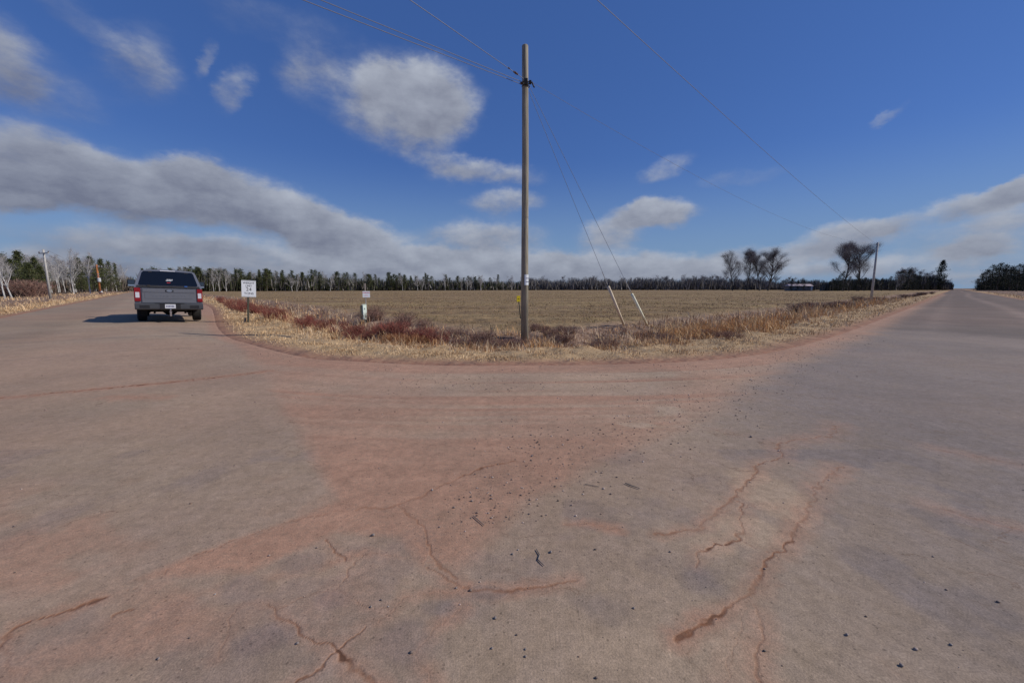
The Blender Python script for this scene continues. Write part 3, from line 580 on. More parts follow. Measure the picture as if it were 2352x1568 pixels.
BRN = [(.20, .11, .085), (.28, .15, .11), (.15, .085, .07), (.33, .22, .17)]
ORG = [(.34, .15, .06), (.28, .11, .06), (.40, .22, .10)]
PUR = [(.17, .10, .085), (.24, .15, .115), (.13, .08, .068), (.30, .20, .14)]
PROTO = {'red': [stick_mesh('stems', 150, .55, .5, .010, REDS, 10 + i, m_twigs) for i in range(3)], 'brown': [stick_mesh('stems', 130, .5, .55, .009, BRN, 20 + i, m_twigs) for i in range(3)],
         'orange': [stick_mesh('stems', 130, .5, .5, .010, ORG, 30 + i, m_twigs) for i in range(2)], 'purple': [stick_mesh('stems', 150, .8, .7, .022, PUR, 40 + i, m_twigs) for i in range(3)]}
def shrub(px_, py_, h, kind, lab, grp, wide=1.0, z0=-.25):
    gx0, gy0 = G(px_, py_, z0); me = random.choice(PROTO[kind]); o = ob('shrub', me, None, (gx0, gy0, gz(gx0, gy0))); base = .8 if kind == 'purple' else .52
    k = h / base; o.scale = (k * wide, k * wide, k); o.rotation_euler = (0, 0, random.uniform(0, 6.3)); tag(o, lab, 'shrub', grp)
# (column range, base row at both ends, height, kind, count)
ZN = [((500, 590), (700, 722), .60, 'red', 16, 'dark red twig shrub|left of the weight limit sign', 'red shrubs left of the weight limit sign'),
      ((560, 700), (716, 748), .50, 'red', 24, 'dark red twig shrub|right of the weight limit sign', 'red shrubs right of the weight limit sign'),
      ((690, 830), (738, 765), .36, 'red', 22, 'dark red twig shrub|just left of the green cabinet', 'red shrubs left of the green cabinet'),
      ((835, 1010), (764, 792), .46, 'red', 26, 'rust red shrub|right of the green cabinet', 'rust red shrubs right of the green cabinet'),
      ((880, 1010), (785, 802), .34, 'orange', 9, 'orange brown shrub|right of the green cabinet', 'orange brown shrubs right of the green cabinet'),
      ((1000, 1195), (775, 805), .34, 'brown', 30, 'brown twig shrub|left of the utility pole', 'brown shrubs left of the utility pole'),
      ((1215, 1420), (765, 800), .26, 'brown', 40, 'pinkish brown shrub|between utility pole and guy wires', 'brown shrubs right of the utility pole'),
      ((1420, 1700), (775, 800), .22, 'brown', 24, 'brown ditch shrub|right of the guy wires', 'brown shrubs below the orange grass'),
      ((840, 980), (735, 760), .55, 'brown', 12, 'thin grey brown shrub|behind the rust red ones', 'thin brown shrubs right of the green cabinet')]
for (x0, x1), (r0, r1), h, kind, cnt, lab, grp in ZN:
    for i in range(cnt):
        t = random.random(); row = r0 + (r1 - r0) * t + random.uniform(-10, 7)
        shrub(x0 + (x1 - x0) * t, row, h * random.uniform(.5, .98), kind, lab, grp, random.uniform(.9, 1.4))
for lo, hi, r0, r1, h, cnt, lab, grp in [(1830, 1960, 706, 698, .5, 11, 'dark purple shrub|left of the right hand pole', 'dark shrubs left of the right hand pole'),
                                 (1940, 2060, 692, 682, .5, 9, 'dark shrub|around the right hand pole', 'dark shrubs around the right hand pole'),
                                 (2060, 2150, 680, 672, .6, 8, 'dark shrub|far along the right hand road', 'dark shrubs far along the right hand road')]:
    for i in range(cnt):
        t = random.random(); shrub(lo + (hi - lo) * t, r0 + (r1 - r0) * t + random.uniform(-3, 3), h * random.uniform(.6, 1.1), 'purple', lab, grp, random.uniform(1.2, 2.2), 0)
for i in range(16):
    shrub(random.uniform(-5, 95), random.uniform(676, 681), random.uniform(1.6, 2.6), 'purple' if i % 3 else 'brown', 'reddish brown bush|under the pines at far left', 'bushes under the pines at far left', 1.2, 0)

# ------------------------------------------------------------------ trees
m_birch = material('pale_birch_bark', (.50, .48, .45), .8, var=.35, scale=5, stretch=(1, 1, .5))
m_bark = material('grey_bark', (.30, .28, .265), .9, var=.3, scale=4)
m_dbark = material('dark_bark', (.09, .075, .062), .9, var=.3, scale=4)
m_crownt = material('bare_twigs', (1, 1, 1), .9, var=.1, scale=1, attr='tint', spec=.1)
m_needle = material('conifer_needles', (1, 1, 1), .85, var=.2, scale=.7, attr='tint', spec=.15)
def bare_tree(name, seed, H, W, bark, twc, ntw=1500, low=.3, tw=.03, forks=1, up=.8, big_=False):
    q = random.Random(seed); tr = MB(); V = []; T = []; A = []
    nq = np.random.default_rng(seed); tips = []
    def limb(p, d, L, r, dep):
        pts = [p]; k = 4; dd = d.copy()
        for i in range(k):
            dd = (dd + Vector((q.uniform(-.10, .10), q.uniform(-.10, .10), .05 * up))).normalized(); pts.append(pts[-1] + dd * L / k)
        tr.tube(pts, [r * (1 - .75 * i / k) for i in range(k + 1)], 6 if dep == 0 else 4, cap=False)
        for i in range(1, k + 1): tips.append((pts[i], dd, L, dep))
        if dep < 3:
            nb = ([16, 5, 3] if big_ else [9, 5, 3])[dep]
            for j in range(nb):
                t = q.uniform(low if dep == 0 else .25, 1.0); i = min(int(t * k), k - 1); b = pts[i].lerp(pts[i + 1], t * k - i)
                an = q.uniform(0, 2 * PI); sp = q.uniform(.45, .95) * (W / H * 2.2 if dep == 0 else 1)
                nd = (dd * (up + .4) + Vector((math.cos(an) * sp, math.sin(an) * sp, q.uniform(0, .35)))).normalized()
                limb(b, nd, L * q.uniform(.35, .55) * (1.15 - t * .5), r * .42, dep + 1)
    for f_ in range(forks):
        a_ = 2 * PI * f_ / max(forks, 1) + q.random(); tl = 0 if forks == 1 else .28
        limb(Vector((0, 0, -.2)), Vector((math.cos(a_) * tl, math.sin(a_) * tl, 1)).normalized(), H * .86, H * .012 + .02, 0)
    tt = [t for t in tips if t[3] >= 1]
    for i in range(ntw):
        p, d, L, dep = tt[q.randrange(len(tt))]; w = tw * q.uniform(.5, 1.1)
        v = (d * .9 + Vector((q.gauss(0, .6), q.gauss(0, .6), q.gauss(.35, .4)))).normalized() * q.uniform(.04, .11) * (1.25 if big_ else 1) * H
        p = p + Vector((q.gauss(0, .02), q.gauss(0, .02), q.gauss(0, .02))) * H
        sdv = v.cross(Vector((q.gauss(0, 1), q.gauss(0, 1), q.gauss(0, 1)))).normalized() * w / 2; k = len(V)
        V += [p - sdv, p + sdv, p + v]; T.append((k, k + 1, k + 2)); c = q.choice(twc); g = q.uniform(.75, 1.25); A += [(c[0] * g, c[1] * g, c[2] * g, 1)] * 3
    me = bpy.data.meshes.new('trunk'); me.from_pydata(tr.v, [], tr.f); me.materials.append(bark)
    return (me, npmesh('crown', np.array([v[:] for v in V]), np.array(T), m_crownt, {'tint': np.array(A)}))
def pine_tree(seed, H, W, shape, cols, n=1500, bark=None, gap=.2, sz=.034):
    q = np.random.default_rng(seed); tr = MB().tube([(0, 0, -.2), (0, 0, H * .5), (0, 0, H * .97)], [H * .014 + .03, H * .01 + .02, .02], 6, cap=False)
    V = []; T = []; A = []; nb = int(n / 22)
    for i in range(nb):
        t = shape[0] + (1 - shape[0]) * (i + q.random()) / nb; an = q.uniform(0, 2 * PI)
        if shape[1] == 'cone': rad = W / 2 * (1 - t) ** .8 * q.uniform(.6, 1.15)
        elif shape[1] == 'round': rad = W / 2 * math.sin(PI * min(max((t - shape[0]) / (1 - shape[0]), .06), .97)) ** .6 * q.uniform(.5, 1.15)
        else: rad = W / 2 * (1 - max(0, (t - .6) / .4) ** 1.6) * q.uniform(.45, 1.15) * (.6 + .5 * vnoise(np.array([t * 9.]), np.array([seed * 1.]), 2)[0])
        rad = max(rad, .03 * H); b0 = np.array([0, 0, H * t]); rise = q.uniform(-.15, .35) if shape[1] != 'cone' else q.uniform(-.3, .15)
        tip = b0 + [math.cos(an) * rad, math.sin(an) * rad, rad * rise]; c = np.array(cols[q.integers(len(cols))]) * q.uniform(.7, 1.3)
        tr.tube([tuple(b0), tuple(b0 + (tip - b0) * .8)], [H * .003 + .008, .006], 3, cap=False)
        for j in range(22):
            p = b0 + (tip - b0) * q.uniform(.25, 1.05) + q.normal(0, .02, 3) * H; v1 = q.normal(0, 1, 3); v1 /= np.linalg.norm(v1); v2 = np.cross(v1, q.normal(0, 1, 3)); v2 /= np.linalg.norm(v2)
            s_ = sz * H * q.uniform(.5, 1.2); k = len(V); V += [p, p + v1 * s_, p + v1 * s_ * .5 + v2 * s_ * .45]; T.append((k, k + 1, k + 2)); A += [(*(c * q.uniform(.8, 1.2)), 1)] * 3
    me = bpy.data.meshes.new('trunk'); me.from_pydata(tr.v, [], tr.f); me.materials.append(bark or m_dbark)
    return (me, npmesh('crown', np.array(V), np.array(T), m_needle, {'tint': np.array(A)}))
GRN = [(.085, .098, .036), (.066, .078, .030), (.115, .118, .045), (.052, .062, .028)]
DGR = [(.022, .030, .018), (.030, .036, .020), (.018, .024, .015)]
GREY = [(.36, .335, .325), (.28, .26, .25), (.42, .39, .38)]
DGREY = [(.23, .21, .205), (.18, .165, .16), (.28, .26, .25)]
TP = {'pine': [(pine_tree(100 + i, 10, 4.2 + .3 * i, (.18, 'irregular'), GRN), 10) for i in range(4)], 'spruce': [(pine_tree(120 + i, 10, 3.4 + .5 * i, (.06, 'cone'), GRN), 10) for i in range(3)],
      'fullpine': [(pine_tree(150 + i, 10, 5.5, (.10, 'irregular'), GRN, 5200, gap=0, sz=.03), 10) for i in range(2)],
      'dark': [(pine_tree(130 + i, 10, 4.5 + i, (.04, 'irregular'), DGR, 1500), 10) for i in range(3)], 'cedar': [(pine_tree(140, 10, 4.6, (.05, 'round'), DGR, 3200, sz=.04), 10)],
      'bare': [(bare_tree('bare', 200 + i, 10, 3.6, m_birch, GREY, 1000, .25, .034), 10) for i in range(5)],
      'greybare': [(bare_tree('bare', 220 + i, 10, 4.0, m_bark, DGREY, 1300, .15, .05), 10) for i in range(4)],
      'big': [(bare_tree('bare', 240 + i, 10, 6.0, m_dbark, [(.21, .185, .19), (.15, .13, .135)], 12000, .24, .009, up=1.0, big_=True), 10) for i in range(3)]}
USED = set()
def tree(kind, px_, Y, h, lab, grp, name, cat='tree', wide=1.0, lean=0.0, var=None):
    gx0, gy0 = at(px_, Y); lst = TP[kind]; (a_, b_), H0 = lst[var if var is not None else random.randrange(len(lst))]
    o = empty(name, (gx0, gy0, -.05)); k = h / H0; o.scale = (k * wide, k * wide, k); o.rotation_euler = (0, lean, random.uniform(0, 6.3) if not lean else 0)
    ob('trunk', a_, o); ob('crown', b_, o); tag(o, lab, cat, grp); return o
def top(row, Y): return hgt(row, Y) + .05
# --- roadside wood left of the truck
tree('bare', 8, 50, 6.0, 'white birch at the left edge of the photo, the nearer of two leaning left', 'birches at the left edge', 'birch_tree', lean=-.10, var=0)
tree('bare', 24, 56, 6.6, 'white birch just right of the outermost one at the left edge of the photo', 'birches at the left edge', 'birch_tree', lean=-.13, var=1)
for px_, Y, row, k, w, lab in [(30, 74, 596, 'fullpine', 1.5, 'bushy green pine between the two birches and the tall broad pine'), (72, 70, 604, 'fullpine', 1.3, 'lower bushy green pine in front of the tall broad pine'), (98, 80, 612, 'fullpine', 1.2, 'low dark pine right behind the foot of the grey roadside pole'), (52, 78, 577, 'fullpine', 1.1, 'tall broad dark green pine left of the grey roadside pole'), (88, 84, 592, 'fullpine', 1.1, 'broad green pine touching the grey roadside pole from the left'), (12, 82, 583, 'pine', 1.3, 'green pine behind the two birches at the left edge'),
                          (186, 115, 592, 'fullpine', 1.1, 'tall pine between the grey pole and the orange pole'), (215, 128, 589, 'fullpine', 1.1, 'pine whose top stands just left above the orange pole'), (238, 140, 595, 'fullpine', 1.0, 'pine directly behind the orange pole'),
                          (256, 150, 600, 'pine', 1.0, 'dark pine just right of the orange pole'), (270, 170, 604, 'spruce', .9, 'slim dark conifer halfway between the orange pole and the truck mirror')]:
    tree(k, px_, Y, top(row, Y), lab, 'conifers in the roadside wood', 'pine_tree', wide=w)
tree('bare', 168, 92, 9.0, 'white trunked birch right of the grey pole', 'birches in the roadside wood', 'birch_tree', wide=1.0, lean=-.03, var=2)
tree('bare', 206, 100, 8.8, 'white trunked birch just left of the orange pole, leaning left', 'birches in the roadside wood', 'birch_tree', lean=-.09, var=3)
for i in range(46):
    px_ = random.uniform(75, 308) if i > 4 else random.uniform(-20, 60); t = px_ / 300; Y = 85 + 110 * max(t, 0) + random.uniform(-6, 22); row = 582 + 28 * t + random.uniform(0, 14)
    tree('bare', px_, Y, top(row, Y), 'pale bare tree|in the roadside wood left of the truck', 'bare trees in the wood left of the truck', 'bare_tree', wide=random.uniform(.9, 1.3))
for i in range(26):
    px_ = random.uniform(-10, 300); t = px_ / 300; Y = 110 + 110 * t + random.uniform(0, 20); row = 606 + 20 * t + random.uniform(0, 18)
    tree('pine' if i % 2 else 'greybare', px_, Y, top(row, Y), ('low pine|in the roadside wood left of the truck' if i % 2 else 'dull grey bare tree|deep in wood left of truck'), ('low pines in the wood left of the truck' if i % 2 else 'grey trees deep in the left wood'), 'pine_tree' if i % 2 else 'bare_tree', wide=1.3)
# --- tree line behind the field
def lineY(px_): return np.interp(px_, [440, 700, 1200, 1700, 2200], [170, 200, 290, 320, 330])
def lineTop(px_): return np.interp(px_, [440, 520, 700, 850, 1000, 1200, 1300, 1650, 1800, 2200], [616, 618, 624, 629, 632, 636, 636, 634, 640, 642])
ZT = [(330, 470, 'just right of the truck'), (470, 830, 'between truck and lettered sign'), (840, 1195, 'between lettered sign and pole')]
for lo, hi, where in ZT:
    dens_ = (hi - lo) / 730
    for i in range(int(150 * dens_)):
        px_ = random.uniform(lo, hi); prob = np.interp(px_, [330, 700, 850, 1195], [1, 1, .75, .5])
        if random.random() > prob: continue
        Y = float(lineY(px_)) + random.uniform(-4, 12); row = float(lineTop(px_)) + random.choice([-3, 0, 2, 4, 7, 10, 16]) + random.uniform(-3, 3)
        k = random.choice(['pine', 'pine', 'spruce'])
        tree(k, px_, Y, top(row, Y), 'dark green conifer|in tree line ' + where, 'conifers ' + where, 'conifer_tree', wide=random.uniform(1.15, 1.9) * (1.0 if k == 'pine' else 1.0))
    for i in range(int(62 * dens_)):
        px_ = random.uniform(lo, hi); Y = float(lineY(px_)) + random.uniform(-9, 20); row = float(lineTop(px_)) + random.uniform(0, 12)
        tree('bare', px_, Y, top(row, Y), 'pale bare tree|in tree line ' + where, 'bare pale trees ' + where, 'bare_tree', wide=random.uniform(.9, 1.5))
for i in range(62):
    px_ = random.uniform(1200, 1690); Y = float(lineY(px_)) + random.uniform(0, 25); row = float(lineTop(px_)) + random.uniform(-1, 7)
    k = 'greybare' if random.random() < .7 else 'bare'
    tree(k, px_, Y, top(row, Y), 'grey bare tree|in the wood right of the utility pole', 'grey bare trees right of the utility pole', 'bare_tree', wide=random.uniform(1, 1.5))
for i in range(40):
    px_ = random.uniform(1690, 2190); Y = float(lineY(px_)) + random.uniform(0, 25) + (60 if px_ > 2120 else 0); row = float(lineTop(px_)) + random.uniform(-3, 5)
    tree('greybare', px_, Y, top(row, Y), 'grey bare tree|in the low far wood at right', 'low far trees at right', 'bare_tree', wide=random.uniform(1, 1.7))
# tall bare trees and dark conifers at right
for px_, row, Y, w, v, lab in [(1683, 592, 230, .9, 0, 'slim tall bare tree, leftmost of the tall bare group behind the field'), (1716, 584, 235, .8, 1, 'tall bare tree in the middle of the tall bare group behind the field'),
                          (1745, 585, 228, 1.0, 0, 'bare tree just left of the widest one in the tall group'), (1764, 583, 232, 1.25, 2, 'widest bare tree, rightmost of the tall group behind the field'),
                          (1937, 568, 205, 1.05, 1, 'left one of the two tall bare trees beside the right hand pole'), (1972, 567, 208, 1.1, 2, 'right one of the two tall bare trees beside the right hand pole')]:
    tree('big', px_, Y, top(row, Y), lab, 'tall bare trees at right', 'tall_bare_tree', wide=w * 1.45, var=v)
DK = [(1845, 642, 200), (1818, 640, 210), (1832, 644, 204), (1870, 645, 210), (1905, 645, 215), (1925, 632, 195), (1935, 622, 190), (1950, 634, 192), (1968, 628, 200), (1985, 636, 200), (2005, 636, 205), (2025, 638, 205), (2045, 634, 215), (2068, 622, 230), (2085, 618, 235), (2110, 632, 250), (2130, 638, 255), (1912, 640, 200), (1890, 644, 220), (2098, 628, 240)]
for px_, row, Y in DK:
    tree('dark', px_, Y, top(row, Y), 'low blackish conifer|left of the right hand road', 'dark conifers left of the right hand road', 'conifer_tree', wide=1.25)
for i in range(16):
    px_ = random.uniform(2050, 2185); Y = 250 + (px_ - 2050) * 1.1; row = np.interp(px_, [2050, 2100, 2150, 2185], [622, 614, 630, 645]) + random.uniform(0, 8)
    tree('greybare', px_, Y, top(row, Y), 'grey bare tree|in the clump beside the dark cedar', 'bare trees beside the dark cedar', 'bare_tree', wide=1.4)
tree('cedar', 2158, 275, top(598, 275), 'tall rounded black green cedar standing alone above the left side of the right hand road', None, 'cedar_tree', wide=.75)
for i, (px_, row, Y) in enumerate([(2262, 618, 255), (2275, 608, 240), (2290, 604, 225), (2305, 607, 215), (2318, 611, 205), (2335, 606, 190), (2350, 605, 180), (2252, 628, 275), (2244, 640, 300), (2362, 608, 175), (2385, 602, 165), (2410, 606, 160), (2283, 615, 250), (2325, 616, 230), (2300, 618, 250), (2345, 618, 210)]):
    tree('dark', px_, Y, top(row, Y), 'black green pine|right of the right hand road', 'pines right of the right hand road', 'pine_tree', wide=1.5)
for i in range(14):
    px_ = random.uniform(2248, 2420); Y = 300 - (px_ - 2240) * .6; row = np.interp(px_, [2240, 2270, 2352], [645, 618, 612]) + random.uniform(0, 10)
    tree('greybare', px_, Y, top(row, Y), 'grey bare tree|among pines right of the right hand road', 'bare trees right of the right hand road', 'bare_tree', wide=1.4)
# understory: too dense to count
def understory(name, lab, n, pxr, Yf, hf, cols, w=.25):
    q = np.random.default_rng(n); px_ = q.uniform(pxr[0], pxr[1], n); V = np.zeros((n, 3, 3)); A = np.zeros((n, 3, 4)); 
    for i in range(n):
        Y = Yf(px_[i]) + q.uniform(-3, 26); gx0, gy0 = at(px_[i], Y); h = max(.5, hf(px_[i], Y)) * q.uniform(.35, 1) ; ww = w * q.uniform(.4, 1.2) * Y / 200; an = q.uniform(0, PI)
        zz = q.uniform(0, .5) * h; l = q.normal(0, .15) * h
        V[i] = [(gx0 - ww * math.cos(an), gy0 - ww * math.sin(an), zz - .1), (gx0 + ww * math.cos(an), gy0 + ww * math.sin(an), zz - .1), (gx0 + l, gy0, h)]
        c = np.array(cols[q.integers(len(cols))]) * q.uniform(.7, 1.3); A[i, :, :3] = c; A[i, :, 3] = 1
    tag(ob(name, npmesh(name, V.reshape(-1, 3), np.arange(n * 3).reshape(-1, 3), m_crownt, {'tint': A.reshape(-1, 4)})), lab, 'undergrowth', kind='stuff')
understory('woodland_undergrowth', 'dense brush and thin trunks filling the tree line behind the field', 20000, (320, 1215), lambda p: float(lineY(p)), lambda p, Y: top(float(lineTop(p)) + 8, Y), [(.13, .115, .10), (.065, .072, .035), (.24, .225, .21), (.05, .055, .03)], .28)
understory('leafless_woodland', 'dense grey leafless wood right of the utility pole beyond the field', 22000, (1195, 2185), lambda p: float(lineY(p)), lambda p, Y: top(float(lineTop(p)) + 2 + 3 * math.sin(p * .05) + 2 * math.sin(p * .17), Y), [(.20, .185, .175), (.15, .135, .125), (.25, .235, .22), (.09, .08, .07)], .26)
understory('left_woodland_undergrowth', 'brown brush between the trunks of the wood left of the truck', 7000, (-30, 312), lambda p: 95 + .35 * max(p, 0), lambda p, Y: top(632, Y), [(.15, .11, .09), (.10, .08, .065), (.19, .16, .14), (.08, .08, .045)], .28)
understory('roadside_thicket', 'dark low thicket below the tall bare trees left of the right hand road', 9000, (1885, 2188), lambda p: np.interp(p, [1885, 2188], [205, 330]), lambda p, Y: top(np.interp(p, [1885, 1920, 1990, 2050, 2100, 2150, 2188], [652, 640, 636, 640, 626, 634, 650]), Y), [(.05, .048, .045), (.09, .085, .08), (.035, .04, .03), (.13, .12, .115)], .4)
understory('right_woodland_undergrowth', 'dark brush between the pines right of the right hand road', 5000, (2246, 2440), lambda p: 300 - .65 * (p - 2240), lambda p, Y: top(np.interp(p, [2240, 2280], [650, 630]), Y), [(.05, .048, .045), (.08, .075, .07), (.03, .035, .025)], .4)

# ------------------------------------------------------------------ far farm building
bx, by = at(1840, 215)
hs = empty('farm_building', (bx, by, 0), R(-8)); tag(hs, 'long low pale roofed farm building half sunk behind the field at right', 'building')
hh0 = hgt(651.5, 215); wl = hh0 - 1.0
hs.scale = (.58, .6, 1)
b = MB(); b.box(-10, 10, 0, 8, -.3, wl); b.build('wall', material('pale_board_wall', (.20, .18, .17), .8, var=.1, scale=1), hs)
b = MB(); b.add([(-10.6, -.7, wl - .05), (10.6, -.7, wl - .05), (10.6, 8.7, wl - .05), (-10.6, 8.7, wl - .05), (-9.5, 4, hh0), (9.8, 4, hh0)], [(0, 1, 5, 4), (2, 3, 4, 5), (1, 2, 5), (3, 0, 4), (0, 3, 2, 1)])
b.build('roof', material('pale_metal_roof', (.52, .42, .42), .6, var=.1, scale=1), hs)
for xx in (-7, -3, 2, 6): MB().box(xx - .6, xx + .6, -.04, -.003, wl - 1.0, wl - .35).build('window', m_glass, hs)
MB().box(8.2, 9.6, -.05, -.003, .1, wl - .3).build('door', m_white, hs)

# ------------------------------------------------------------------ poles and wires
def sag(a, b, s_, n=24):
    a, b = Vector(a), Vector(b); return [a.lerp(b, i / n) - Vector((0, 0, s_ * 4 * (i / n) * (1 - i / n))) for i in range(n + 1)]
px0, py0 = G(1205, 775, -.15); pz = gz(px0, py0); YP = py0
HT = hgt(104, YP) ; HA = hgt(190, YP); HTAG0 = hgt(654, YP); HTAG1 = hgt(630, YP)
pole = empty('utility_pole', (px0, py0, pz)); tag(pole, 'tall weathered wooden utility pole standing at the road corner in the middle of the photo', 'utility pole', None)
Hm = HT - pz; pr0, pr1 = .105, .082
MB().tube([(0, 0, -.4), (-.005, 0, Hm * .3), (.0, 0, Hm * .65), (-.02, 0, Hm - .02), (-.02, 0, Hm)], [pr0 + .003, pr0 - .008, pr0 - .016, pr1, pr1 - .01], 28).build('pole_shaft', m_pole, pole, smooth=True)
za = HA - pz
b = MB()
for k, (dz, r_) in enumerate(((.0, .0), (-.09, .0))):
    b.tube([(.0 + math.cos(t * PI / 8) * (.098), math.sin(t * PI / 8) * (.098), za + dz) for t in range(17)], .012, 6)
b.build('steel_band', m_dsteel, pole)
b = MB().box(-.04, .05, -.15, -.09, za - .11, za + .05); b.box(.085, .15, -.07, .03, za - .03, za + .04); b.build('bracket', m_dsteel, pole, bevel=.006)
b = MB().tube([(-.14, -.05, za - .04), (-.09, -.06, za - .03)], .035, 8); b.build('insulator', m_ins, pole)
MB().tube([(.16, .0, za + .03), (.21, .03, za - .07), (.23, .02, za - .1)], .018, 8).build('hook', m_dsteel, pole)
zt0, zt1 = HTAG0 - pz, HTAG1 - pz
b = MB(); n = 10; rr_ = pr0 - .004
vs = []
for i in range(n + 1):
    a_ = R(-100 + 125 * i / n); vs += [(rr_ * math.cos(a_), rr_ * math.sin(a_), zt0), (rr_ * math.cos(a_), rr_ * math.sin(a_), zt1)]
b.add(vs, [(2 * i, 2 * i + 2, 2 * i + 3, 2 * i + 1) for i in range(n)]); tg = b.build('pole_tag', m_white, pole)
b = MB()
for z_ in (.28, .62): b.add([(v[0] * 1.02, v[1] * 1.02, zt0 + (zt1 - zt0) * (z_ + (0.0 if k % 2 == 0 else .07))) for k, v in enumerate(vs[4:16])], [(2 * i, 2 * i + 2, 2 * i + 3, 2 * i + 1) for i in range(5)])
b.build('tag_marking', m_ink, tg)
A0 = Vector((px0, py0, HA))
rp = at(2004, 40.8); RT = hgt(556, 40.8)
def wire(pts, r, lab, mat=m_wire, name='power_line', grp='overhead wires'):
    o0 = pts[0]; o = MB().tube([Vector(p) - Vector(o0) for p in pts], r, 6).build(name, mat, None, o0); tag(o, lab, 'wire', grp); return o
rpt = (rp[0] - .1, rp[1], RT - .15)
dirn = (Vector((px0, py0, 0)) - Vector((rp[0], rp[1], 0))).normalized()
far = A0 + dirn * 38
wire(sag(A0 + Vector((-.12, -.03, .02)), far + Vector((0, 0, .1)), .18), .008, 'upper of the two close wires running from the pole to the upper left')
wire(sag(A0 + Vector((-.14, -.08, -.06)), far + Vector((-.35, -.3, 0)), .3), .008, 'lower of the two close wires running from the pole to the upper left')
wd = Vector((-2.15, -2.8, 0)).normalized()
wire(sag(A0 + Vector((-.06, -.1, .06)), A0 + wd * 30 + Vector((0, 0, .3)), .12), .007, 'single thin wire leaving the pole steeply to the upper left')
b = MB()
for t_, r_ in ((.28, .022), (.34, .028), (.40, .022), (.62, .018)):
    p_ = Vector((-.06, -.1, .06)) + wd * t_; b.tube([p_ - wd * .022, p_ + wd * .022], r_, 8)
b.build('strain_insulator', m_ins, pole, (0, 0, za))
wire(sag(A0 + Vector((.1, .0, .05)), rpt, 1.0), .0045, 'wire running from the central pole down to the far right hand pole')
wire(sag(rpt, Vector((.72, 7.4, HA + .0)), .25) + [Vector((-10, -2.6, HA + .3))], .0062, 'lone thin wire crossing the upper right sky to the right hand pole')
# guy wires with plastic guards
for (gpx, gpy), (tpx, tpy), m_, lab in [((1437, 748), (1398, 658), m_guard2, 'guy wire with a dull tan guard sleeve, the left one of two'), ((1493, 745), (1455, 675), m_guard, 'guy wire with a bright pale sleeve, the right one of two')]:
    ax, ay = G(gpx, gpy, -.1); gzz = gz(ax, ay); anc = Vector((ax, ay, gzz - .1)); tp = A0 + Vector((.09, .04, -.05 if m_ is m_guard else -.2))
    o = empty('guy_wire', anc); tag(o, lab, 'guy wire', 'guy wires of the utility pole'); dv = tp - anc
    MB().tube([(0, 0, 0), dv], .0055, 6).build('wire', m_guy, o)
    zt = hgt(tpy, anc.y + dv.y * .2); f1 = (zt - anc.z) / dv.z; f0 = .02
    p1, p2 = dv * f0, dv * f1; b = MB().tube([p1, p1.lerp(p2, .5), p2], [.042, .050, .052], 10); b.build('guard', m_, o, smooth=True)
    MB().tube([dv * (f1 + .012), dv * (f1 + .075)], .012, 6).build('wire_grip', m_steel, o)
# right hand pole
o = empty('utility_pole', (rp[0], rp[1], -.1), 0); tag(o, 'thin pale grey utility pole standing in the field edge at right, with nothing on top', 'utility pole', 'utility poles')
MB().tube([(0, 0, 0), (0, 0, RT * .5), (0, 0, RT + .1)], [.11, .095, .08], 12).build('pole_shaft', m_polegrey, o, smooth=True)
MB().tube([(-.2, 0, RT - .1), (.12, 0, RT - .05)], .03, 6).build('bracket', m_dsteel, o)
# left hand poles
lx, ly = G(116, 684); LT = hgt(572, ly)
o = empty('utility_pole', (lx, ly, -.1)); tag(o, 'pale grey roadside pole with a thin crossarm in front of the wood at far left', 'utility pole', 'utility poles')
MB().tube([(0, 0, 0), (.0, 0, LT * .5), (0, 0, LT + .1)], [.14, .115, .10], 12).build('pole_shaft', m_polegrey, o, smooth=True)
MB().box(-1.1, 1.1, -.06, .06, LT - .42, LT - .32).build('crossarm', m_polegrey, o).rotation_euler = (0, 0, R(-20))
for xx in (-1.0, 1.0): MB().tube([(xx, xx * -.36, LT - .32), (xx, xx * -.36, LT - .15)], .05, 6).build('insulator', m_ins, o)
TY = 100; tx_, ty_ = at(229, TY); TT = hgt(607, TY)
o = empty('transformer_pole', (tx_, ty_, -.1)); tag(o, 'orange brown pole with a pale transformer can in the wood left of the truck', 'utility pole', 'utility poles')
MB().tube([(0, 0, 0), (0, 0, TT + .1)], [.21, .17], 12).build('pole_shaft', m_poleorange, o, smooth=True)
MB().box(-1.3, 1.3, -.07, .07, TT - .5, TT - .38).build('crossarm', m_polegrey, o)
for xx in (-1.2, .5, 1.2): MB().tube([(xx, 0, TT - .38), (xx, 0, TT - .15)], .06, 6).build('insulator', m_ceramic, o)
cz = hgt(641, TY); b = MB().tube([(.45, -.3, cz - .45), (.45, -.3, cz + .4)], .33, 14); b.tube([(.45, -.3, cz + .4), (.45, -.3, cz + .5)], [.33, .15], 14); b.build('transformer', m_ceramic, o)
for zz_ in (1.4, 1.9): MB().box(.1, .55, -.3, -.22, cz + zz_ - .55, cz + zz_ - .4).build('cutout', m_ceramic, o)
MB().tube([(.3, -.3, .35), (.75, -.3, .55)], [.18, .2], 8).build('meter_box', m_ceramic, o)
wire(sag((lx - .9, ly + .3, LT - .12), (tx_ - 1.1, ty_, TT - .12), .9), .012, 'left wire between the grey pole and the orange pole at far left')
wire(sag((lx + .9, ly - .3, LT - .12), (tx_ + 1.1, ty_, TT - .12), .9), .012, 'right wire between the grey pole and the orange pole at far left')
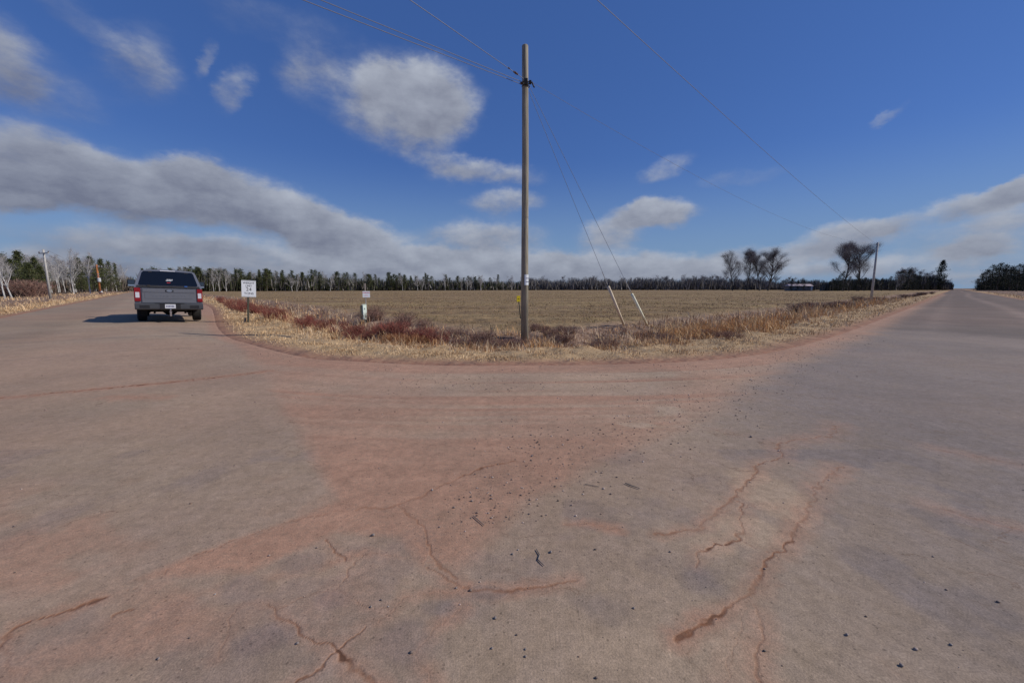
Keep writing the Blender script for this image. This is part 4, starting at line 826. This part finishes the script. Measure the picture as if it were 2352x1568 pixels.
# ------------------------------------------------------------------ weight limit sign
sx, sy = G(570, 738, -.12); sz_ = gz(sx, sy); YS = sy
z1 = hgt(643, YS) - sz_; z0 = hgt(680, YS) - sz_
sg = empty('weight_limit_sign', (sx, sy, sz_), R(36)); tag(sg, 'square white weight limit sign on a dark wooden post beside the truck', 'road sign')
sp_ = MB().box(-.035, .035, -.03, .03, -.3, z0 + .15); po = sp_.build('post', m_signpost, sg, bevel=.004); po.rotation_euler = (0, R(4), 0)
pw = .25; cxs = .045
pn = MB().box(-pw, pw, -.006, .0, z0 - .02, z1); pa = pn.build('sign_panel', m_white, sg, (cxs, -.036, 0)); pa.rotation_euler = (0, R(3), 0)
zc = (z0 + z1) / 2; ph_ = z1 - z0
for body, size, dz, sxx in (('WEIGHT', .115, .33, .9), ('LIMIT', .105, .15, .9), ('24', .20, -.06, 1.0), ('TONS', .125, -.32, 1.0)):
    text_mesh('lettering', body, size, m_black, pa, (0, -.0085, zc + dz * ph_), (PI / 2, 0, 0), .001, sx=sxx)
b = MB()
for x0_, x1_, a0_, a1_ in ((-pw + .02, pw - .02, z0 + .0, z0 + .008), (-pw + .02, pw - .02, z1 - .028, z1 - .02)): b.box(x0_, x1_, -.0085, -.007, a0_, a1_)
b.build('sign_border', m_signpost, pa)
for zz_ in (z0 + .06, z1 - .07): MB().tube([(0, -.014, zz_), (0, -.006, zz_)], .008, 8).build('bolt', m_steel, pa)
qx, qy = G(563, 738, -.12); o = MB().box(-.035, .035, -.03, .03, -.2, .2).build('wooden_stub', m_twig, None, (qx, qy, gz(qx, qy)), bevel=.006); o.rotation_euler = (0, R(3), .3); tag(o, 'short dark wooden stub standing beside the foot of the weight limit sign', 'stub post')
# ------------------------------------------------------------------ cable cabinet and stake sign
cx_, cy_ = G(838, 742, -.25); cz_ = gz(cx_, cy_); YC = cy_
zt = hgt(698, YC) - cz_
o = empty('cable_pedestal', (cx_, cy_, cz_), R(42)); tag(o, 'narrow pale green cable pedestal standing in the red shrubs', 'utility cabinet')
b = MB().box(-.085, .085, -.06, .06, .12, zt - .03); b.build('cabinet_shell', m_ped, o, bevel=.012); MB().box(-.092, .092, -.067, .067, zt - .029, zt).build('cap', m_ped, o, bevel=.006)
MB().box(-.150, -.088, -.02, .03, -.1, zt - .05).build('mounting_post', m_peddark, o); MB().box(-.08, .08, -.055, .055, -.1, .119).build('base', m_peddark, o)
MB().box(-.012, .012, -.066, -.061, zt - .22, zt - .16).build('lock', m_dsteel, o)
wx_, wy_ = cx_ + .03, cy_ + .16; wz_ = gz(wx_, wy_); s1 = hgt(650, wy_) - wz_; p1_ = hgt(668.5, wy_) - wz_; p0_ = hgt(682, wy_) - wz_
o = empty('warning_stake', (wx_, wy_, wz_), R(24)); tag(o, 'small white sign with red lettering on a wooden stake behind the green cabinet', 'sign')
MB().box(-.028, .028, -.012, .012, -.3, s1).build('stake', m_stake, o, bevel=.003)
pn = MB().box(-.15, .15, -.022, -.014, p0_ - .005, p1_ + .01).build('sign_panel', m_white, o, (.03, 0, 0)); pc = (p0_ + p1_) / 2; phh = p1_ - p0_
text_mesh('lettering', 'WARNING', .062, m_red, pn, (0, -.024, pc + phh * .28), (PI / 2, 0, 0), .001)
b = MB()
for k, w_ in enumerate((.05, .085, .08)): b.box(-w_, w_, -.0236, -.0226, pc + phh * (-.04 - .14 * k), pc + phh * (-.0 - .14 * k))
b.build('small_print', material('faded_red_print', (.75, .35, .36), .6), pn)
# yellow marker behind the utility pole
yx, yy = G(1197, 738, -.2); yz = gz(yx, yy); o = empty('yellow_marker_post', (yx, yy, yz), R(12)); tag(o, 'dark leaning post with a yellow marker plate just left of the utility pole', 'marker post')
a0_ = hgt(691, yy) - yz; a1_ = hgt(679, yy) - yz; yo = at(1190.5, yy)[0] - yx
MB().tube([(0, 0, -.2), (yo * .95, 0, a0_ + .1)], .022, 6).build('post', m_signpost, o); MB().box(yo - .08, yo + .08, -.03, -.022, a0_ - .02, a1_ + .01).build('marker_plate', m_yellow, o, bevel=.002)
MB().box(yo - .03, yo + .03, -.034, -.031, (a0_ + a1_) / 2 - .015, (a0_ + a1_) / 2 + .01).build('plate_marking', m_signpost, o)

# ------------------------------------------------------------------ pickup truck (local: x right, y forward, z up, origin under the rear bumper)
lw = G(311, 741); hd = R(41.0)
nx, ny = math.cos(R(-41)), -math.sin(R(-41))
tcx, tcy = lw[0] + nx * 1.0, lw[1] + ny * 1.0
tr = empty('pickup_truck', (tcx, tcy, -.045), hd); tr.rotation_euler = (0, R(2.1), hd)
tag(tr, "dark grey pickup truck with matching topper driving away on the left road", "pickup truck")
def xr(sgn, wid=1.0):
    return lambda z_: sgn * np.interp(z_, [.45, .62, .95, 1.22, 1.33], [.93 * wid, .985 * wid, 1.0 * wid, .985 * wid, .95 * wid])
def arch(yc, r_, z0_): return [(yc + r_ * math.cos(PI - t * PI / 10), z0_ + r_ * math.sin(PI - t * PI / 10) * .95) for t in range(11)]
prof = [(.22, .66), (.30, .56), (.95, .56)] + arch(1.42, .46, .42)[1:-1] + [(1.90, .52), (4.75, .50)] + arch(5.25, .46, .42)[1:-1] + [(5.75, .52), (6.05, .5), (6.15, .62), (6.16, 1.1), (6.05, 1.22), (4.95, 1.31), (4.9, 1.33), (2.35, 1.30), (.24, 1.30), (.20, 1.22), (.20, .72)]
MB().extrude_yz(prof, xr(-1), xr(1)).build('body', m_paint, tr, tri=True)
# cab with windows
b = MB(); cp = [(-.90, 2.38, 1.302), (.90, 2.38, 1.302), (.90, 4.85, 1.332), (-.90, 4.85, 1.332), (-.70, 2.50, 1.90), (.70, 2.50, 1.90), (.70, 4.05, 1.90), (-.70, 4.05, 1.90)]
b.add(cp, [(0, 1, 2, 3), (4, 7, 6, 5), (0, 4, 5, 1), (1, 5, 6, 2), (2, 6, 7, 3), (3, 7, 4, 0)]); cab = b.build('cab', m_paint, tr, bevel=.05)
for sgn in (-1, 1):
    for y0_, y1_ in ((2.62, 3.25), (3.35, 4.35)):
        def sp(yv, zv): return (sgn * (np.interp(zv, [1.31, 1.9], [.90, .70]) + .006), yv, zv)
        yt = min(y1_, 3.98); MB().add([sp(y0_, 1.40), sp(y1_, 1.40), sp(yt, 1.82), sp(y0_ + .04, 1.82)], [(0, 1, 2, 3)]).build('side_window', m_glass, cab)
MB().add([(-.80, 4.80, 1.38), (.80, 4.80, 1.38), (.66, 4.14, 1.86), (-.66, 4.14, 1.86)], [(0, 1, 2, 3)]).build('windscreen', m_glass, cab)
# topper
def tz(zv): return np.interp(zv, [1.30, 1.42, 1.90, 2.0], [.985, .955, .80, .72])
def ring(yv, k=1.0, crown=0):
    pts = []
    for zv in (1.304, 1.42, 1.66, 1.86, 1.93): pts.append((-tz(zv) * k, zv))
    for t in range(1, 8): u = -1 + t * .25; pts.append((u * tz(1.96) * k, 1.955 + .045 * (1 - u * u)))
    for zv in (1.93, 1.86, 1.66, 1.42, 1.304): pts.append((tz(zv) * k, zv))
    return [(px_, yv + (zv - 1.304) * crown, zv) for px_, zv in pts]
b = MB(); rings = [ring(.20, 1, .26), ring(.9, 1.0, 0), ring(2.36, .985, 0)]; n = len(rings[0])
vs = [p for rg in rings for p in rg]; fs_ = [(i * n + k, i * n + k + 1, (i + 1) * n + k + 1, (i + 1) * n + k) for i in range(2) for k in range(n - 1)] + [tuple(range(n)), tuple(range(2 * n, 3 * n))[::-1], (0, n, 2 * n, 3 * n - 1, 2 * n - 1, n - 1)]
b.add(vs, fs_); tp_ = b.build('topper', m_paint, tr, tri=True)
def ry(zv, off): return .20 + (zv - 1.304) * .26 - off
def rearpoly(pts, off, th=.012):
    n = len(pts); v_ = [(a_, ry(z_, off), z_) for a_, z_ in pts] + [(a_, ry(z_, off - th), z_) for a_, z_ in pts]
    return MB().add(v_, [tuple(range(n)), tuple(range(2 * n - 1, n - 1, -1))] + [(i, (i + 1) % n, n + (i + 1) % n, n + i) for i in range(n)])
gl = rearpoly([(-.86, 1.43), (-.83, 1.405), (.83, 1.405), (.86, 1.43), (.745, 1.86), (.70, 1.915), (0, 1.935), (-.70, 1.915), (-.745, 1.86)], .014).build('rear_window', m_glass, tp_)
rearpoly([(-.93, 1.31), (.93, 1.31), (.90, 1.392), (-.90, 1.392)], .010).build('lower_frame', m_trim, tp_)
rearpoly([(-.24, 1.938), (.20, 1.938), (.20, 1.965), (-.24, 1.965)], .016).build('brake_light', m_lwhite, tp_)
for xx in (-.62, .45): rearpoly([(xx, 1.36), (xx + .09, 1.36), (xx + .09, 1.40), (xx, 1.40)], .030).build('latch', m_chrome if xx > 0 else m_dsteel, gl)
text_mesh('window_sticker', '0000', .105, m_white, gl, (.0, ry(1.60, .0175), 1.60), (PI / 2 - .254, 0, 0), .001, shear=.5, space=.85)
rearpoly([(-.06, 1.50), (.04, 1.50), (.05, 1.515), (-.05, 1.515)], .0175, .002).build('small_sticker', m_red, gl)
for xx in (-.52, .52): rearpoly([(xx - .05, 1.885), (xx + .05, 1.885), (xx + .05, 1.90), (xx - .05, 1.90)], .022).build('hinge', m_dsteel, gl)
# tailgate
tg = empty('tailgate_frame', (0, 0, 0)); bpy.data.objects.remove(tg)
b = MB().box(-.79, .79, .165, .198, .74, 1.285); tgt = b.build('tailgate', m_paint, tr, bevel=.012)
MB().box(-.76, .76, .150, .1645, 1.135, 1.27).build('upper_trim', m_paint, tgt, bevel=.006)
MB().box(-.70, .70, .157, .1645, .90, 1.09).build('centre_panel', m_paint, tgt, bevel=.003)
text_mesh('lettering', 'SUPER DUTY', .105, m_paint, tgt, (0, .1565, .995), (PI / 2, 0, 0), .004, space=1.75, sx=1.02)
MB().box(-.12, .12, .138, .1497, 1.165, 1.235).build('handle', m_trim, tgt, bevel=.008)
b = MB().add([(.085 * math.cos(t * PI / 12), .133, 1.20 + .036 * math.sin(t * PI / 12)) for t in range(24)] + [(.085 * math.cos(t * PI / 12), .1375, 1.20 + .036 * math.sin(t * PI / 12)) for t in range(24)], [tuple(range(24)), tuple(range(47, 23, -1))] + [(t, (t + 1) % 24, 24 + (t + 1) % 24, 24 + t) for t in range(24)])
b.build('oval_emblem', m_chrome, tgt)
MB().box(-.10, .20, .155, .1605, 1.20, 1.235) if False else None
for sgn in (-1, 1):
    def LX(a, b_): return (min(sgn * a, sgn * b_), max(sgn * a, sgn * b_))
    x0_, x1_ = LX(.815, .992); lt = MB().box(x0_, x1_, .155, .42, .79, 1.29).build('tail_light', m_lred, tr, bevel=.015)
    x0_, x1_ = LX(.845, .955); MB().box(x0_, x1_, .147, .154, .93, 1.13).build('reverse_lens', m_lwhite, lt, bevel=.002)
# bumper, plate, hitch
b = MB(); bp_ = [(.0, .53), (.0, .70), (.06, .735), (.20, .735), (.20, .50), (.05, .49)]
b.extrude_yz(bp_, lambda z_: -.99, lambda z_: .99); bm_ = b.build('rear_bumper', m_bump, tr, bevel=.015, tri=False)
MB().box(-.42, .42, .02, .16, .7355, .741).build('step_pad', m_trim, bm_)
MB().box(-.30, .30, -.006, -.001, .52, .715).build('plate_recess', m_trim, bm_)
pl = MB().box(-.155, .155, -.014, -.007, .545, .70).build('licence_plate', m_plate, bm_, bevel=.002)
b = MB()
for k in range(6): b.box(-.115 + k * .04, -.09 + k * .04, -.0165, -.0145, .59, .655)
b.build('plate_characters', m_ink, pl)
for sgn in (-1, 1): MB().box(sgn * .72 - .14, sgn * .72 + .14, -.004, -.001, .555, .66).build('bumper_inset', m_trim, bm_)
b = MB().box(-.30, .30, .28, .36, .40, .48); b.box(-.045, .045, -.03, .30, .38, .46); h_ = b.build('hitch_receiver', m_under, tr, bevel=.006)
MB().box(-.03, .03, -.20, -.02, .395, .445).build('drawbar', m_chrome, h_, bevel=.006); MB().box(-.028, .028, -.20, -.16, .26, .40).build('drop_shank', m_chrome, h_, bevel=.006)
b = MB(); b.tube([(0, -.20, .445), (0, -.20, .48)], .018, 8)
for t in range(5): a_ = t / 5 * PI; a2_ = (t + 1) / 5 * PI; b.tube([(0, -.20, .505 - .03 * math.cos(a_)), (0, -.20, .505 - .03 * math.cos(a2_))], [max(.03 * math.sin(a_), .002), max(.03 * math.sin(a2_), .002)], 10)
b.build('tow_ball', m_chrome, h_)
# underbody
b = MB().box(-.50, -.40, .3, 5.6, .40, .56); b.box(.40, .50, .3, 5.6, .40, .56); b.box(-.5, .5, .42, .50, .42, .54); b.build('chassis_rails', m_under, tr)
b = MB().tube([(-.8, 1.42, .40), (-.2, 1.42, .40)], .05, 10); b.tube([(.2, 1.42, .40), (.8, 1.42, .40)], .05, 10); b.tube([(-.22, 1.42, .40), (-.1, 1.42, .40), (.1, 1.42, .40), (.22, 1.42, .40)], [.06, .17, .17, .06], 14)
b.tube([(0, 1.42, .42), (0, 3.4, .46)], .045, 8); b.build('rear_axle', m_under, tr)
for sgn in (-1, 1):
    MB().tube([(sgn * .62, .72, .50), (sgn * .62, 1.0, .40), (sgn * .62, 1.42, .34), (sgn * .62, 1.85, .40), (sgn * .62, 2.1, .5)], .03, 6).build('leaf_spring', m_under, tr); MB().tube([(sgn * .48, 1.38, .30), (sgn * .40, 1.30, .62)], .032, 8).build('shock_absorber', m_under, tr)
MB().tube([(.62, .62, .33), (.60, 1.0, .36), (.5, 1.9, .36), (.45, 3.6, .38)], .045, 10).build('exhaust_pipe', m_dsteel, tr)
MB().tube([(0, 1.0 + .0, .50), (0, 1.0, .30 + .14)], .001, 3) if False else None
b = MB().box(-.36, .30, .50, .90, .44, .56); b.build('spare_wheel', m_under, tr, bevel=.05)
def wheel(xc, yc):
    w = empty('wheel', (xc, yc, .40)); w.parent = tr; n = 30; pts = [(-.14, .25), (-.14, .36), (-.115, .395), (-.06, .402), (.06, .402), (.115, .395), (.14, .36), (.14, .25)]
    vs = [(px_, r_ * math.cos(2 * PI * k / n), r_ * math.sin(2 * PI * k / n)) for k in range(n) for px_, r_ in pts]; m_ = len(pts)
    fs_ = [(k * m_ + j, k * m_ + j + 1, ((k + 1) % n) * m_ + j + 1, ((k + 1) % n) * m_ + j) for k in range(n) for j in range(m_)if j < m_ - 1] + [(k * m_ + m_ - 1, k * m_, ((k + 1) % n) * m_, ((k + 1) % n) * m_ + m_ - 1) for k in range(n)]
    ty = MB().add(vs, fs_).build('tyre', m_tyre, w)
    b = MB()
    for xx in (-.075, -.025, .025, .075):
        ring_ = [(xx + (j & 1) * .012, .4035 * math.cos(2 * PI * k / 60), .4035 * math.sin(2 * PI * k / 60)) for k in range(60) for j in (0, 1)]
        b.add(ring_, [(2 * k, 2 * k + 1, (2 * k + 3) % 120, (2 * k + 2) % 120) for k in range(60)])
    b.build('tread_groove', m_under, ty)
    s_ = 1 if xc > 0 else -1; b = MB().tube([(s_ * .09, 0, 0), (s_ * .10, 0, 0)], .245, 24); b.tube([(s_ * .10, 0, 0), (s_ * .13, 0, 0)], .07, 12)
    for k in range(6): a_ = k * PI / 3; b.tube([(s_ * .115, .05 * math.cos(a_), .05 * math.sin(a_)), (s_ * .105, .235 * math.cos(a_), .235 * math.sin(a_))], [.03, .022], 6)
    b.build('rim', m_steel, w)
for xc in (-.84, .84):
    for yc in (1.42, 5.25): wheel(xc, yc)
for sgn in (-1, 1):
    mr_ = empty('mirror', (sgn * .93, 4.25, 1.47)); mr_.parent = tr
    MB().box(min(0, sgn * .16), max(0, sgn * .16), -.02, .03, -.03, .02).build('mirror_arm', m_trim, mr_)
    x0_, x1_ = sorted((sgn * .14, sgn * .40)); MB().box(x0_, x1_, -.06, .06, -.13, .17).build('mirror_housing', m_trim, mr_, bevel=.02)
    MB().box(x0_ + .02, x1_ - .02, -.068, -.062, -.02, .15).build('mirror_glass', material('mirror_glass', (.05, .07, .10), .12, metal=.3, var=.05), mr_)
    MB().box(x0_ + .02, x1_ - .02, -.068, -.062, -.11, -.04).build('blind_spot_mirror', m_chrome, mr_)
    MB().box(sgn * .80 - .13, sgn * .80 + .13, .86, .875, .22, .56).build('mud_flap', m_under, tr) if sgn < 0 else None

# ------------------------------------------------------------------ look-alikes: count them from the left within their group
bpy.context.view_layer.update()
def ordinal(n): return str(n) + ('th' if 10 <= n % 100 <= 20 else {1: 'st', 2: 'nd', 3: 'rd'}.get(n % 10, 'th'))
fam = {}
for o in C.objects:
    if o.parent is None and '|' in str(o.get('label', '')): fam.setdefault(o['label'], []).append(o)
for lab, lst in fam.items():
    what, where = lab.split('|'); lst.sort(key=lambda o: math.atan2(o.location.x, o.location.y)); hs_ = sorted(o.scale.z for o in lst)
    for i, o in enumerate(lst):
        q_ = hs_.index(o.scale.z) / max(1, len(lst) - 1); sz_w = 'short ' if q_ < .3 else ('tall ' if q_ > .7 else '')
        o['label'] = f'{sz_w}{what}, {ordinal(i + 1)} from the left, {where}'
